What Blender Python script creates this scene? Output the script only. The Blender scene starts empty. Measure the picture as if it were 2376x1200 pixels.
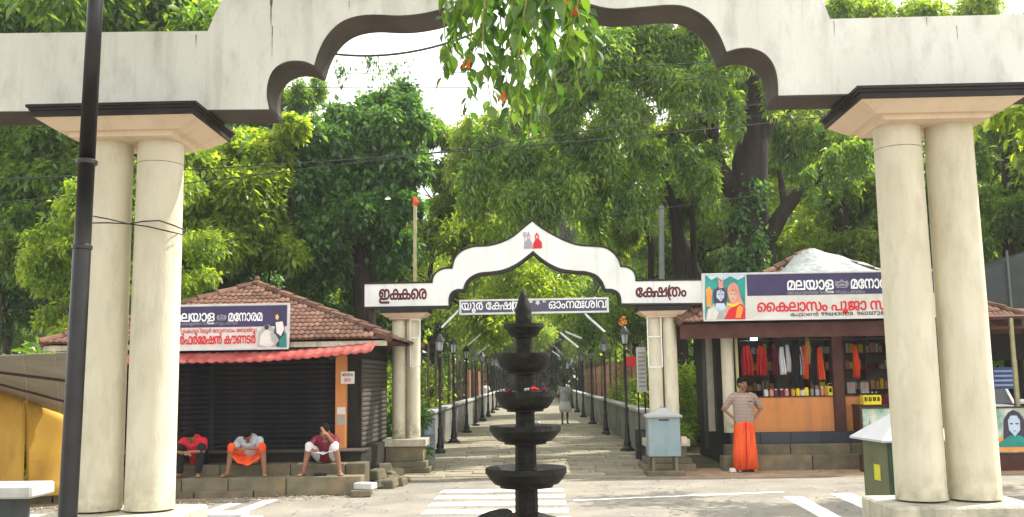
import bpy, bmesh, math, random
import numpy as np
from mathutils import Vector, Matrix, Quaternion
R = math.radians
rnd = random.Random(7)
rng = np.random.default_rng(11)
SC = bpy.context.scene
COL = SC.collection

# ------------------------------------------------------------------ camera
CAM_H = 1.74
FPX = 2213.0                      # focal length in pixels of the 2376 px wide photograph
cam_data = bpy.data.cameras.new('camera')
cam = bpy.data.objects.new('camera', cam_data)
COL.objects.link(cam)
cam_data.sensor_width = 36.0
cam_data.lens = 36.0 * FPX / 2376.0
cam_data.clip_start = 0.05
cam_data.clip_end = 2000.0
cam.location = (0, 0, CAM_H)
cam_rot = (Matrix.Rotation(R(1.30), 4, 'Z') @ Matrix.Rotation(R(90 + 7.28), 4, 'X') @ Matrix.Rotation(R(-0.90), 4, 'Z'))
cam.rotation_euler = cam_rot.to_euler()
SC.camera = cam

# ------------------------------------------------------------------ world and sun
SUN_AZ, SUN_EL = 62.0, 50.0       # degrees clockwise from +Y (path direction), elevation
w = bpy.data.worlds.new('World'); SC.world = w; w.use_nodes = True
nt = w.node_tree; nt.nodes.clear()
out = nt.nodes.new('ShaderNodeOutputWorld'); bg = nt.nodes.new('ShaderNodeBackground')
sky = nt.nodes.new('ShaderNodeTexSky'); sky.sky_type = 'NISHITA'; sky.sun_disc = False
sky.sun_elevation = R(SUN_EL); sky.sun_rotation = R(SUN_AZ); sky.dust_density = 2.5; sky.air_density = 1.0
geo = nt.nodes.new('ShaderNodeTexCoord'); noi = nt.nodes.new('ShaderNodeTexNoise')
noi.inputs['Scale'].default_value = 1.6; noi.inputs['Detail'].default_value = 6
ramp = nt.nodes.new('ShaderNodeValToRGB')
ramp.color_ramp.elements[0].position = 0.28; ramp.color_ramp.elements[1].position = 0.46
mixs = nt.nodes.new('ShaderNodeMixRGB'); mixs.inputs['Color2'].default_value = (9.2, 9.1, 8.9, 1)
nt.links.new(geo.outputs['Generated'], noi.inputs['Vector'])
nt.links.new(noi.outputs['Fac'], ramp.inputs['Fac'])
nt.links.new(ramp.outputs['Color'], mixs.inputs['Fac'])
nt.links.new(sky.outputs['Color'], mixs.inputs['Color1'])
nt.links.new(mixs.outputs['Color'], bg.inputs['Color'])
bg.inputs['Strength'].default_value = 0.13
nt.links.new(bg.outputs['Background'], out.inputs['Surface'])
sun_d = bpy.data.lights.new('sun', 'SUN'); sun_d.energy = 4.2; sun_d.angle = R(0.5); sun_d.color = (1.0, 0.94, 0.84)
sun = bpy.data.objects.new('sun', sun_d); COL.objects.link(sun)
to_sun = Vector((math.sin(R(SUN_AZ)) * math.cos(R(SUN_EL)), math.cos(R(SUN_AZ)) * math.cos(R(SUN_EL)), math.sin(R(SUN_EL))))
sun.rotation_euler = to_sun.to_track_quat('Z', 'Y').to_euler()
SC.view_settings.view_transform = 'Standard'; SC.view_settings.look = 'None'
SC.view_settings.gamma = 1.0; SC.view_settings.use_curve_mapping = False
SC.view_settings.exposure = 0.85
SC.render.engine = 'CYCLES'
SC.cycles.max_bounces = 8; SC.cycles.transmission_bounces = 4; SC.cycles.diffuse_bounces = 4
SC.cycles.transparent_max_bounces = 8

# air: one even box of thin haze round the whole scene (material below the helpers)
HAZE = .0009
# ------------------------------------------------------------------ measuring: photo pixel -> place
M3 = cam_rot.to_3x3()
def ray(px, py):
    return M3 @ Vector(((px - 1188) / FPX, -(py - 600) / FPX, -1.0))
def P(px, py, Y):
    d = ray(px, py); t = Y / d.y
    return Vector((d.x * t, Y, CAM_H + d.z * t))
def G(px, py, z=0.0):
    d = ray(px, py); t = (z - CAM_H) / d.z
    return Vector((d.x * t, d.y * t, z))

# ------------------------------------------------------------------ helpers
class MB:
    def __init__(s): s.v = []; s.f = []; s.m = []; s.mi = 0
    def quad(s, a, b, c, d): 
        n = len(s.v); s.v += [tuple(a), tuple(b), tuple(c), tuple(d)]; s.f.append((n, n+1, n+2, n+3)); s.m.append(s.mi); return s
    def poly(s, pts):
        n = len(s.v); s.v += [tuple(p) for p in pts]; s.f.append(tuple(range(n, n+len(pts)))); s.m.append(s.mi); return s
    def box(s, x0, x1, y0, y1, z0, z1, rot=0, taper=1.0):
        n = len(s.v); cx, cy = (x0+x1)/2, (y0+y1)/2
        c, sn = math.cos(rot), math.sin(rot)
        for z, t in ((z0, 1.0), (z1, taper)):
            for x, y in ((x0, y0), (x1, y0), (x1, y1), (x0, y1)):
                dx, dy = (x-cx)*t, (y-cy)*t
                s.v.append((cx + dx*c - dy*sn, cy + dx*sn + dy*c, z))
        for f in ((0,3,2,1),(4,5,6,7),(0,1,5,4),(1,2,6,5),(2,3,7,6),(3,0,4,7)):
            s.f.append(tuple(n+i for i in f)); s.m.append(s.mi)
        return s
    def bar(s, a, b, wx, wy):
        a = Vector(a); b = Vector(b); d = (b-a).normalized()
        u = d.cross(Vector((0,0,1)) if abs(d.z) < .9 else Vector((0,1,0))).normalized(); v = u.cross(d)
        n = len(s.v)
        for p in (a, b):
            for i, j in ((-1,-1),(1,-1),(1,1),(-1,1)): s.v.append(tuple(p + u*i*wx/2 + v*j*wy/2))
        for f in ((0,3,2,1),(4,5,6,7),(0,1,5,4),(1,2,6,5),(2,3,7,6),(3,0,4,7)):
            s.f.append(tuple(n+i for i in f)); s.m.append(s.mi)
        return s
    def tube(s, pts, rad, seg=8, cap=True):
        pts = [Vector(p) for p in pts]
        if not hasattr(rad, '__len__'): rad = [rad]*len(pts)
        n0 = len(s.v); up = None
        for i, p in enumerate(pts):
            d = (pts[min(i+1, len(pts)-1)] - pts[max(i-1, 0)]).normalized()
            if up is None: up = d.orthogonal().normalized()
            up = (up - d*up.dot(d)).normalized(); vv = d.cross(up)
            for k in range(seg):
                a = 2*math.pi*k/seg
                s.v.append(tuple(p + (up*math.cos(a) + vv*math.sin(a))*rad[i]))
        for i in range(len(pts)-1):
            for k in range(seg):
                a = n0+i*seg+k; b = n0+i*seg+(k+1)%seg
                s.f.append((a, b, b+seg, a+seg)); s.m.append(s.mi)
        if cap:
            s.f.append(tuple(n0+k for k in reversed(range(seg)))); s.m.append(s.mi)
            s.f.append(tuple(n0+(len(pts)-1)*seg+k for k in range(seg))); s.m.append(s.mi)
        return s
    def lathe(s, prof, seg=24, c=(0,0,0), cap=True, wob=0.0):
        n0 = len(s.v)
        for r, z in prof:
            for k in range(seg):
                a = 2*math.pi*k/seg; rr = r*(1+wob*math.sin(a*3+z*9)+wob*rnd.uniform(-.5,.5))
                s.v.append((c[0]+rr*math.cos(a), c[1]+rr*math.sin(a), c[2]+z))
        for i in range(len(prof)-1):
            for k in range(seg):
                a = n0+i*seg+k; b = n0+i*seg+(k+1)%seg
                s.f.append((a, b, b+seg, a+seg)); s.m.append(s.mi)
        if cap:
            s.f.append(tuple(n0+k for k in reversed(range(seg)))); s.m.append(s.mi)
            s.f.append(tuple(n0+(len(prof)-1)*seg+k for k in range(seg))); s.m.append(s.mi)
        return s
    def ell(s, c, r, seg=12, rings=8, rot=None):
        n0 = len(s.v); c = Vector(c)
        for i in range(rings+1):
            th = math.pi*i/rings
            for k in range(seg):
                a = 2*math.pi*k/seg
                p = Vector((r[0]*math.sin(th)*math.cos(a), r[1]*math.sin(th)*math.sin(a), r[2]*math.cos(th)))
                if rot: p = rot @ p
                s.v.append(tuple(c+p))
        for i in range(rings):
            for k in range(seg):
                a = n0+i*seg+k; b = n0+i*seg+(k+1)%seg
                s.f.append((a, a+seg, b+seg, b)); s.m.append(s.mi)
        return s
    def prism(s, outline, y0, y1):           # outline of (x, z) points, extruded along Y
        n = len(outline); n0 = len(s.v)
        for y in (y0, y1):
            for x, z in outline: s.v.append((x, y, z))
        s.f.append(tuple(range(n0, n0+n))); s.m.append(s.mi)
        s.f.append(tuple(reversed(range(n0+n, n0+2*n)))); s.m.append(s.mi)
        for i in range(n):
            j = (i+1) % n
            s.f.append((n0+i, n0+n+i, n0+n+j, n0+j)); s.m.append(s.mi)
        return s
    def mesh(s, name, mats, smooth=False, bevel=0):
        me = bpy.data.meshes.new(name); me.from_pydata(s.v, [], s.f)
        if not isinstance(mats, (list, tuple)): mats = [mats]
        for m in mats: me.materials.append(m)
        if len(mats) > 1: me.polygons.foreach_set('material_index', s.m)
        bm = bmesh.new(); bm.from_mesh(me)
        bmesh.ops.remove_doubles(bm, verts=bm.verts, dist=1e-5)
        bmesh.ops.recalc_face_normals(bm, faces=bm.faces)
        if bevel: bmesh.ops.bevel(bm, geom=[e for e in bm.edges if len(e.link_faces)==2 and e.calc_face_angle(0) > .5], offset=bevel, segments=1, affect='EDGES')
        bm.to_mesh(me); bm.free()
        if smooth:
            me.polygons.foreach_set('use_smooth', [True]*len(me.polygons))
            try: me.set_sharp_from_angle(angle=R(40))
            except Exception: pass
        me.update(); return me
    def build(s, name, mats, parent=None, smooth=False, bevel=0):
        return obj(name, s.mesh(name, mats, smooth, bevel), parent)

def obj(name, me, parent=None, loc=None, rot=None, scl=None):
    o = bpy.data.objects.new(name, me); COL.objects.link(o)
    if parent: o.parent = parent
    if loc is not None: o.location = loc
    if rot is not None: o.rotation_euler = rot
    if scl is not None: o.scale = scl
    return o
def tag(o, label=None, cat=None, group=None, kind=None):
    if label: o['label'] = label
    if cat: o['category'] = cat
    if group: o['group'] = group
    if kind: o['kind'] = kind
    return o
def empty(name, loc=(0,0,0), label=None, cat=None, group=None, rz=0):
    o = bpy.data.objects.new(name, None); COL.objects.link(o); o.location = loc; o.rotation_euler = (0,0,rz)
    o.empty_display_size = .1
    return tag(o, label, cat, group)
def copy_tree(o, parent=None):
    c = o.copy(); COL.objects.link(c)
    if parent: c.parent = parent
    for ch in KIDS.get(o.name, []): 
        copy_tree(ch, c)
    return c
KIDS = {}
def index_kids(o):
    ks = [x for x in bpy.data.objects if x.parent == o]
    KIDS[o.name] = ks
    for k in ks: index_kids(k)

# ------------------------------------------------------------------ materials
def mat(name, col, rough=.8, col2=None, scale=6.0, detail=5, bump=0.0, bscale=None, metal=0.0, emis=None, es=1.0,
        stain=None, sscale=1.2, samt=.5, rand=0.0, stretch=None, spec=.3, sheen=0):
    m = bpy.data.materials.new(name); m.use_nodes = True; t = m.node_tree; N = t.nodes; L = t.links
    b = N['Principled BSDF']; b.inputs['Roughness'].default_value = rough; b.inputs['Metallic'].default_value = metal
    b.inputs['Specular IOR Level'].default_value = spec
    tc = N.new('ShaderNodeTexCoord'); vec = tc.outputs['Object']
    if stretch:
        mp = N.new('ShaderNodeMapping'); mp.inputs['Scale'].default_value = stretch; L.new(vec, mp.inputs['Vector']); vec = mp.outputs['Vector']
    colsock = None
    def rgb(c):
        return (c[0], c[1], c[2], 1)
    base = N.new('ShaderNodeMixRGB'); base.inputs['Color1'].default_value = rgb(col); base.inputs['Color2'].default_value = rgb(col2 or [min(1, c*1.25) for c in col])
    nz = N.new('ShaderNodeTexNoise'); nz.inputs['Scale'].default_value = scale; nz.inputs['Detail'].default_value = detail
    L.new(vec, nz.inputs['Vector'])
    rp = N.new('ShaderNodeValToRGB'); rp.color_ramp.elements[0].position = .35; rp.color_ramp.elements[1].position = .65
    L.new(nz.outputs['Fac'], rp.inputs['Fac']); L.new(rp.outputs['Color'], base.inputs['Fac']); colsock = base.outputs['Color']
    if stain:
        n2 = N.new('ShaderNodeTexNoise'); n2.inputs['Scale'].default_value = sscale; n2.inputs['Detail'].default_value = 8; n2.inputs['Roughness'].default_value = .65
        L.new(vec, n2.inputs['Vector'])
        r2 = N.new('ShaderNodeValToRGB'); r2.color_ramp.elements[0].position = .5; r2.color_ramp.elements[1].position = .72
        r2.color_ramp.elements[1].color = (samt, samt, samt, 1)
        mx = N.new('ShaderNodeMixRGB'); mx.inputs['Color2'].default_value = rgb(stain)
        L.new(n2.outputs['Fac'], r2.inputs['Fac']); L.new(r2.outputs['Color'], mx.inputs['Fac']); L.new(colsock, mx.inputs['Color1']); colsock = mx.outputs['Color']
    if rand:
        oi = N.new('ShaderNodeObjectInfo'); hs = N.new('ShaderNodeHueSaturation')
        ma = N.new('ShaderNodeMapRange'); ma.inputs['To Min'].default_value = 1-rand; ma.inputs['To Max'].default_value = 1+rand
        L.new(oi.outputs['Random'], ma.inputs['Value']); L.new(ma.outputs['Result'], hs.inputs['Value']); L.new(colsock, hs.inputs['Color']); colsock = hs.outputs['Color']
    L.new(colsock, b.inputs['Base Color'])
    if bump:
        n3 = N.new('ShaderNodeTexNoise'); n3.inputs['Scale'].default_value = bscale or scale*6; n3.inputs['Detail'].default_value = 6
        L.new(vec, n3.inputs['Vector']); bp = N.new('ShaderNodeBump'); bp.inputs['Strength'].default_value = bump; bp.inputs['Distance'].default_value = .02
        L.new(n3.outputs['Fac'], bp.inputs['Height']); L.new(bp.outputs['Normal'], b.inputs['Normal'])
    if emis:
        b.inputs['Emission Color'].default_value = rgb(emis); b.inputs['Emission Strength'].default_value = es
    return m

def leaf_mat(name, a, bcol, c, trans=.45, tcol=None):
    m = bpy.data.materials.new(name); m.use_nodes = True; t = m.node_tree; N = t.nodes; L = t.links
    b = N['Principled BSDF']; b.inputs['Roughness'].default_value = .36; b.inputs['Specular IOR Level'].default_value = .6
    ge = N.new('ShaderNodeNewGeometry'); rp = N.new('ShaderNodeValToRGB')
    e = rp.color_ramp.elements; e[0].color = (*a, 1); e[0].position = 0.0; e[1].color = (*c, 1); e[1].position = 1.0
    x = e.new(.5); x.color = (*bcol, 1)
    tc = N.new('ShaderNodeTexCoord'); nz = N.new('ShaderNodeTexNoise'); nz.inputs['Scale'].default_value = .7
    L.new(tc.outputs['Object'], nz.inputs['Vector'])
    ad = N.new('ShaderNodeMath'); ad.operation = 'MULTIPLY_ADD'; ad.inputs[1].default_value = .85
    mu = N.new('ShaderNodeMath'); mu.operation = 'MULTIPLY_ADD'; mu.inputs[1].default_value = 1.6; mu.inputs[2].default_value = -.72
    L.new(nz.outputs['Fac'], mu.inputs[0]); L.new(ge.outputs['Random Per Island'], ad.inputs[0]); L.new(mu.outputs[0], ad.inputs[2])
    L.new(ad.outputs[0], rp.inputs['Fac']); L.new(rp.outputs['Color'], b.inputs['Base Color'])
    tr = N.new('ShaderNodeBsdfTranslucent'); hs = N.new('ShaderNodeMixRGB'); hs.blend_type = 'MULTIPLY'; hs.inputs['Fac'].default_value = 1
    hs.inputs['Color2'].default_value = (*(tcol or (3.1, 2.8, .85)), 1)
    L.new(rp.outputs['Color'], hs.inputs['Color1']); L.new(hs.outputs['Color'], tr.inputs['Color'])
    ms = N.new('ShaderNodeMixShader'); ms.inputs['Fac'].default_value = trans
    L.new(b.outputs['BSDF'], ms.inputs[1]); L.new(tr.outputs['BSDF'], ms.inputs[2]); L.new(ms.outputs['Shader'], N['Material Output'].inputs['Surface'])
    return m

MT = {}
MT['white'] = mat('white_plaster', (.70,.69,.63), .85, (.78,.77,.72), 3, bump=.15, bscale=60, stain=(.40,.38,.33), sscale=7, samt=.45, stretch=(1,1,.45))
MT['white2'] = mat('white_plaster_far', (.78,.80,.78), .8, (.84,.85,.83), 2, stain=(.5,.5,.47), sscale=1.6, samt=.3)
MT['dark_trim'] = mat('dark_trim_paint', (.016,.014,.014), .6, (.03,.026,.024), 4, bump=.1)
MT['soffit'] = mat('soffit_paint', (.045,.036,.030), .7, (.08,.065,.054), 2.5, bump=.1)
MT['cream'] = mat('cream_paint', (.62,.57,.43), .8, (.71,.66,.52), 5, bump=.2, bscale=70, stain=(.40,.37,.28), sscale=9, samt=.45, stretch=(1,1,.35))
MT['peach'] = mat('peach_paint', (.66,.50,.36), .75, (.72,.57,.42), 3, bump=.08, bscale=60)
MT['plinth'] = mat('rough_plaster', (.44,.42,.34), .95, (.56,.53,.42), 9, bump=.6, bscale=50, stain=(.25,.24,.18), sscale=3, samt=.5)
MT['black'] = mat('black_iron', (.012,.012,.014), .38, (.02,.02,.022), 8, spec=.5, bump=.05)
MT['asphalt'] = mat('asphalt', (.235,.22,.188), .92, (.33,.305,.255), 1.3, detail=9, bump=.5, bscale=70, stain=(.36,.31,.24), sscale=.5, samt=.75)
def add_cracks(m, sc1, col, width):
    t = m.node_tree; N = t.nodes; L = t.links; b = N['Principled BSDF']; src = b.inputs['Base Color'].links[0].from_socket
    tc = N.new('ShaderNodeTexCoord'); nz = N.new('ShaderNodeTexNoise'); nz.inputs['Scale'].default_value = 2.2; nz.inputs['Detail'].default_value = 6
    ad = N.new('ShaderNodeVectorMath'); ad.operation = 'MULTIPLY_ADD'; ad.inputs[1].default_value = (.6,.6,.6)
    L.new(tc.outputs['Object'], nz.inputs['Vector']); L.new(nz.outputs['Color'], ad.inputs[0]); L.new(tc.outputs['Object'], ad.inputs[2])
    vo = N.new('ShaderNodeTexVoronoi'); vo.feature = 'DISTANCE_TO_EDGE'; vo.inputs['Scale'].default_value = sc1; L.new(ad.outputs['Vector'], vo.inputs['Vector'])
    rp = N.new('ShaderNodeValToRGB'); rp.color_ramp.elements[0].position = 0; rp.color_ramp.elements[0].color = (.75,.75,.75,1); rp.color_ramp.elements[1].position = width; rp.color_ramp.elements[1].color = (0,0,0,1)
    L.new(vo.outputs['Distance'], rp.inputs['Fac']); mx = N.new('ShaderNodeMixRGB'); mx.inputs['Color2'].default_value = (*col,1)
    n2 = N.new('ShaderNodeTexNoise'); n2.inputs['Scale'].default_value = 45; n2.inputs['Detail'].default_value = 4; L.new(tc.outputs['Object'], n2.inputs['Vector'])
    r2 = N.new('ShaderNodeValToRGB'); r2.color_ramp.elements[0].position = .35; r2.color_ramp.elements[0].color = (.72,.72,.72,1); r2.color_ramp.elements[1].position = .7; r2.color_ramp.elements[1].color = (1.15,1.15,1.15,1)
    L.new(n2.outputs['Fac'], r2.inputs['Fac']); mu = N.new('ShaderNodeMixRGB'); mu.blend_type = 'MULTIPLY'; mu.inputs['Fac'].default_value = 1
    L.new(src, mx.inputs['Color1']); L.new(rp.outputs['Color'], mx.inputs['Fac']); L.new(mx.outputs['Color'], mu.inputs['Color1']); L.new(r2.outputs['Color'], mu.inputs['Color2']); L.new(mu.outputs['Color'], b.inputs['Base Color'])
add_cracks(MT['asphalt'], .55, (.07,.065,.055), .006)
MT['paint'] = mat('road_paint', (.78,.78,.76), .7, (.68,.67,.64), 9, detail=9, stain=(.34,.32,.29), sscale=9, samt=.5)
MT['earth'] = mat('red_earth', (.30,.19,.12), .95, (.42,.30,.2), 3, bump=.5, bscale=25, stain=(.2,.12,.07), sscale=1.1, samt=.6)
MT['forest_floor'] = mat('forest_floor', (.06,.055,.025), .95, (.12,.1,.05), 1.5, bump=.5, bscale=8)
MT['slab'] = mat('stone_slab', (.22,.20,.15), .85, (.32,.29,.21), 3, bump=.35, bscale=20, rand=.22, stain=(.36,.26,.16), sscale=1.2, samt=.5)
MT['granite'] = mat('granite_step', (.115,.105,.07), .9, (.18,.16,.105), 4, bump=.35, bscale=25, rand=.2, stain=(.28,.17,.09), sscale=2, samt=.5)
MT['stone_dark'] = mat('oiled_stone', (.006,.006,.005), .6, (.016,.015,.012), 9, bump=.6, bscale=40, stain=(.07,.065,.055), sscale=11, samt=.35, spec=.2)
MT['tile'] = mat('clay_tile', (.10,.048,.034), .92, (.185,.10,.066), 5, bump=.2, rand=.4, stain=(.07,.052,.04), sscale=2.2, samt=.85)
MT['deck'] = mat('roof_deck', (.09,.05,.035), .9)
MT['wood'] = mat('dark_wood', (.055,.028,.02), .7, (.085,.045,.03), 6, stretch=(1,1,8))
MT['brown'] = mat('brown_beam', (.065,.022,.016), .7, (.09,.035,.025), 5)
MT['orange'] = mat('orange_paint', (.62,.24,.075), .75, (.70,.29,.10), 3, stain=(.42,.15,.06), sscale=3, samt=.5)
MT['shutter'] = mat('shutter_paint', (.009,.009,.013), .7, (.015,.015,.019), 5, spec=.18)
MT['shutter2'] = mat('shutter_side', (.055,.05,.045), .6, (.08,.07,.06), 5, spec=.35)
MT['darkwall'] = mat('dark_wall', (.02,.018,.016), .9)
MT['awning'] = mat('awning_sheet', (.27,.03,.026), .65, (.40,.10,.08), 4, stain=(.25,.15,.13), sscale=3, samt=.5)
MT['navy'] = mat('navy_print', (.045,.035,.10), .5, (.055,.045,.12), 3)
MT['led'] = mat('display_panel', (.075,.075,.115), .4, (.095,.09,.14), 3)
MT['pwhite'] = mat('print_white', (.72,.70,.68), .55, (.64,.62,.58), 4, stain=(.45,.41,.33), sscale=3, samt=.4)
MT['red_ink'] = mat('red_ink', (.68,.02,.035), .5, (.62,.02,.03), 3)
MT['maroon'] = mat('maroon_paint', (.16,.012,.02), .5, (.12,.01,.02), 3)
MT['ink'] = mat('black_ink', (.02,.018,.02), .5)
MT['alu'] = mat('aluminium', (.55,.55,.56), .4, metal=.6)
MT['skin'] = mat('skin', (.23,.105,.06), .5, (.27,.13,.075), 5, spec=.4)
MT['skin2'] = mat('skin_dark', (.14,.062,.036), .5, (.17,.08,.05), 5, spec=.4)
MT['hair'] = mat('hair', (.008,.007,.006), .9, spec=.1)
MT['saffron'] = mat('saffron_cloth', (.74,.065,.02), .8, (.88,.13,.03), 5, bump=.9, bscale=14, stretch=(2.5,2.5,.5))
MT['shirt_red'] = mat('red_cloth', (.56,.013,.026), .8, (.72,.03,.045), 6, bump=1.0, bscale=11)
MT['maroon_cloth'] = mat('maroon_cloth', (.13,.01,.025), .8, (.20,.022,.045), 6, bump=1.0, bscale=11)
MT['grey_cloth'] = mat('grey_cloth', (.34,.36,.40), .8, (.52,.54,.58), 9, bump=1.0, bscale=11)
MT['white_cloth'] = mat('white_cloth', (.78,.78,.80), .8, (.66,.66,.69), 6, bump=1.0, bscale=10)
MT['black_cloth'] = mat('black_cloth', (.012,.013,.016), .85)
MT['yellow_cloth'] = mat('yellow_cloth', (.52,.36,.14), .8)
MT['crimson_cloth'] = mat('crimson_cloth', (.35,.015,.02), .8, (.45,.02,.02), 8)
MT['bark'] = mat('bark', (.011,.008,.006), .95, (.034,.024,.018), 7, bump=.9, bscale=14, stretch=(1,1,.25))
MT['bark2'] = mat('pale_bark', (.12,.09,.06), .95, (.2,.16,.11), 6, bump=.7, bscale=14, stretch=(1,1,.25))
MT['wall'] = mat('low_wall_plaster', (.17,.17,.155), .9, (.25,.25,.23), 2, bump=.3, bscale=20, stain=(.08,.08,.07), sscale=1.5, samt=.6)
MT['coping'] = mat('coping', (.33,.34,.33), .85, (.4,.41,.4), 3, bump=.2)
MT['glass_lamp'] = mat('frosted_glass', (.42,.45,.44), .3, (.5,.53,.52), 3)
MT['tube'] = mat('tube_white', (.75,.77,.78), .4)
MT['grey_box'] = mat('grey_blue_paint', (.22,.31,.345), .5, (.27,.36,.39), 3, stain=(.27,.2,.14), sscale=3, samt=.5)
MT['green'] = mat('green_paint', (.014,.04,.024), .5, (.02,.055,.032), 3, stain=(.12,.13,.08), sscale=3, samt=.3)
MT['green2'] = mat('olive_paint', (.10,.115,.06), .6, (.13,.145,.08), 3)
MT['sheet_white'] = mat('white_sheet', (.40,.41,.43), .5, (.46,.47,.49), 2)
MT['yellow'] = mat('yellow_plastic', (.75,.60,.02), .45)
MT['gold'] = mat('amber_goods', (.55,.30,.05), .4)
MT['tarp'] = mat('silver_tarp', (.16,.19,.19), .45, (.40,.43,.42), 7, bump=.9, bscale=7, stretch=(1,3,4), stain=(.09,.12,.12), sscale=5, samt=.8)
MT['tarp_dark'] = mat('slate_tarp', (.05,.057,.06), .7, (.065,.075,.08), 2)
MT['tarp_yellow'] = mat('ochre_tarp', (.50,.27,.035), .7, (.60,.36,.06), 1.2, bump=.4, bscale=4, stain=(.3,.15,.03), sscale=1, samt=.6)
MT['sheet_grey'] = mat('weathered_sheet', (.24,.22,.17), .75, (.30,.27,.22), 2, bump=.2)
MT['concrete'] = mat('concrete', (.42,.42,.40), .9, (.55,.55,.53), 4, bump=.3)
MT['shelf'] = mat('shelf_wood', (.12,.05,.035), .7)
MT['inwall'] = mat('shop_wall', (.26,.2,.16), .85, (.3,.24,.2), 3)
MT['blue'] = mat('blue_plastic', (.04,.10,.38), .45, (.07,.16,.5), 3)
MT['blue_grey'] = mat('blue_grey_paint', (.16,.20,.24), .45, (.22,.27,.31), 3, spec=.5)
MT['car'] = mat('white_car_paint', (.80,.81,.83), .25, spec=.6)
MT['glass'] = mat('dark_glass', (.015,.02,.025), .1, spec=.7)
MT['rubber'] = mat('rubber', (.015,.015,.015), .8)
MT['litter'] = mat('dry_litter', (.30,.21,.11), .9, (.55,.5,.42), 9)
MT['teal'] = mat('teal_print', (.02,.22,.20), .5, (.03,.33,.3), 3)
MT['rose'] = mat('rose_print', (.62,.25,.2), .5)
MT['face_print'] = mat('face_print', (.62,.38,.26), .5)
MT['blueface'] = mat('pale_blue_print', (.45,.55,.68), .5)
MT['orange_print'] = mat('orange_print', (.82,.28,.05), .5)
MT['art'] = mat('painted_board', (.18,.36,.30), .6, (.62,.66,.55), 5, stain=(.72,.36,.12), sscale=2.2, samt=.8)
MT['vein'] = mat('stem_green', (.22,.22,.06), .6)
MT['flag'] = mat('red_flag', (.7,.06,.03), .8)
MT['pole_pale'] = mat('pale_pole', (.32,.30,.16), .7)
MT['pole_grey'] = mat('grey_pole', (.13,.14,.13), .7)
MT['cable'] = mat('cable', (.03,.03,.03), .6)
MT['bulb'] = mat('lit_bulb', (.9,.9,.95), .3, emis=(.92,.93,1.0), es=9)
MT['leafA'] = leaf_mat('leaf_mid', (.045,.10,.022), (.095,.19,.038), (.24,.33,.07), .5)
MT['leafB'] = leaf_mat('leaf_deep', (.026,.075,.024), (.055,.14,.042), (.12,.23,.07), .42)
MT['leafC'] = leaf_mat('leaf_yellow', (.08,.14,.022), (.14,.225,.036), (.28,.35,.07), .56)
MT['leafN'] = leaf_mat('leaf_near', (.022,.06,.018), (.045,.11,.025), (.10,.18,.04), .45)
def brick_mat(name, a, b, mo, sc):
    m = mat(name, a, .9); t = m.node_tree; N = t.nodes
    br = N.new('ShaderNodeTexBrick'); br.inputs['Color1'].default_value = (*a,1); br.inputs['Color2'].default_value = (*b,1); br.inputs['Mortar'].default_value = (*mo,1)
    br.inputs['Scale'].default_value = sc; tc = N.new('ShaderNodeTexCoord'); mp = N.new('ShaderNodeMapping'); mp.inputs['Rotation'].default_value = (R(90), 0, R(90))
    t.links.new(tc.outputs['Object'], mp.inputs['Vector']); t.links.new(mp.outputs['Vector'], br.inputs['Vector']); t.links.new(br.outputs['Color'], N['Principled BSDF'].inputs['Base Color'])
    return m
MT['laterite'] = brick_mat('laterite_blocks', (.34,.14,.08), (.44,.21,.13), (.2,.11,.07), 3.5)
def add_streaks(m, col, amt, sx=7.0, lo=.52):
    t = m.node_tree; N = t.nodes; L = t.links; b = N['Principled BSDF']; src = b.inputs['Base Color'].links[0].from_socket
    tc = N.new('ShaderNodeTexCoord'); mp = N.new('ShaderNodeMapping'); mp.inputs['Scale'].default_value = (sx, sx, .5); L.new(tc.outputs['Object'], mp.inputs['Vector'])
    nz = N.new('ShaderNodeTexNoise'); nz.inputs['Scale'].default_value = 1; nz.inputs['Detail'].default_value = 7; nz.inputs['Roughness'].default_value = .6; L.new(mp.outputs['Vector'], nz.inputs['Vector'])
    rp = N.new('ShaderNodeValToRGB'); rp.color_ramp.elements[0].position = lo; rp.color_ramp.elements[1].position = lo+.22; L.new(nz.outputs['Fac'], rp.inputs['Fac'])
    n2 = N.new('ShaderNodeTexNoise'); n2.inputs['Scale'].default_value = .9; n2.inputs['Detail'].default_value = 3; L.new(tc.outputs['Object'], n2.inputs['Vector'])
    mu = N.new('ShaderNodeMath'); mu.operation = 'MULTIPLY'; L.new(rp.outputs['Color'], mu.inputs[0]); L.new(n2.outputs['Fac'], mu.inputs[1])
    m2 = N.new('ShaderNodeMath'); m2.operation = 'MULTIPLY'; m2.inputs[1].default_value = amt*2; m2.use_clamp = True; L.new(mu.outputs[0], m2.inputs[0])
    mx = N.new('ShaderNodeMixRGB'); mx.inputs['Color2'].default_value = (*col,1); L.new(m2.outputs[0], mx.inputs['Fac']); L.new(src, mx.inputs['Color1']); L.new(mx.outputs['Color'], b.inputs['Base Color'])
add_streaks(MT['white'], (.32,.30,.25), .32); add_streaks(MT['white2'], (.4,.4,.36), .35); add_streaks(MT['cream'], (.36,.34,.23), .16, 9)
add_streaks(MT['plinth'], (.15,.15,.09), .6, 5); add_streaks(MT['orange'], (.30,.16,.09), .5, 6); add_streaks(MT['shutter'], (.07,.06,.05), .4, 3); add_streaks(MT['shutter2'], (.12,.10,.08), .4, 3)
add_streaks(MT['grey_box'], (.2,.13,.08), .5, 8); add_streaks(MT['wall'], (.07,.075,.05), .7, 4); add_streaks(MT['pwhite'], (.42,.36,.26), .4, 6); add_streaks(MT['tarp_yellow'], (.2,.11,.03), .5, 3); add_streaks(MT['peach'], (.4,.28,.18), .3, 8)
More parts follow.
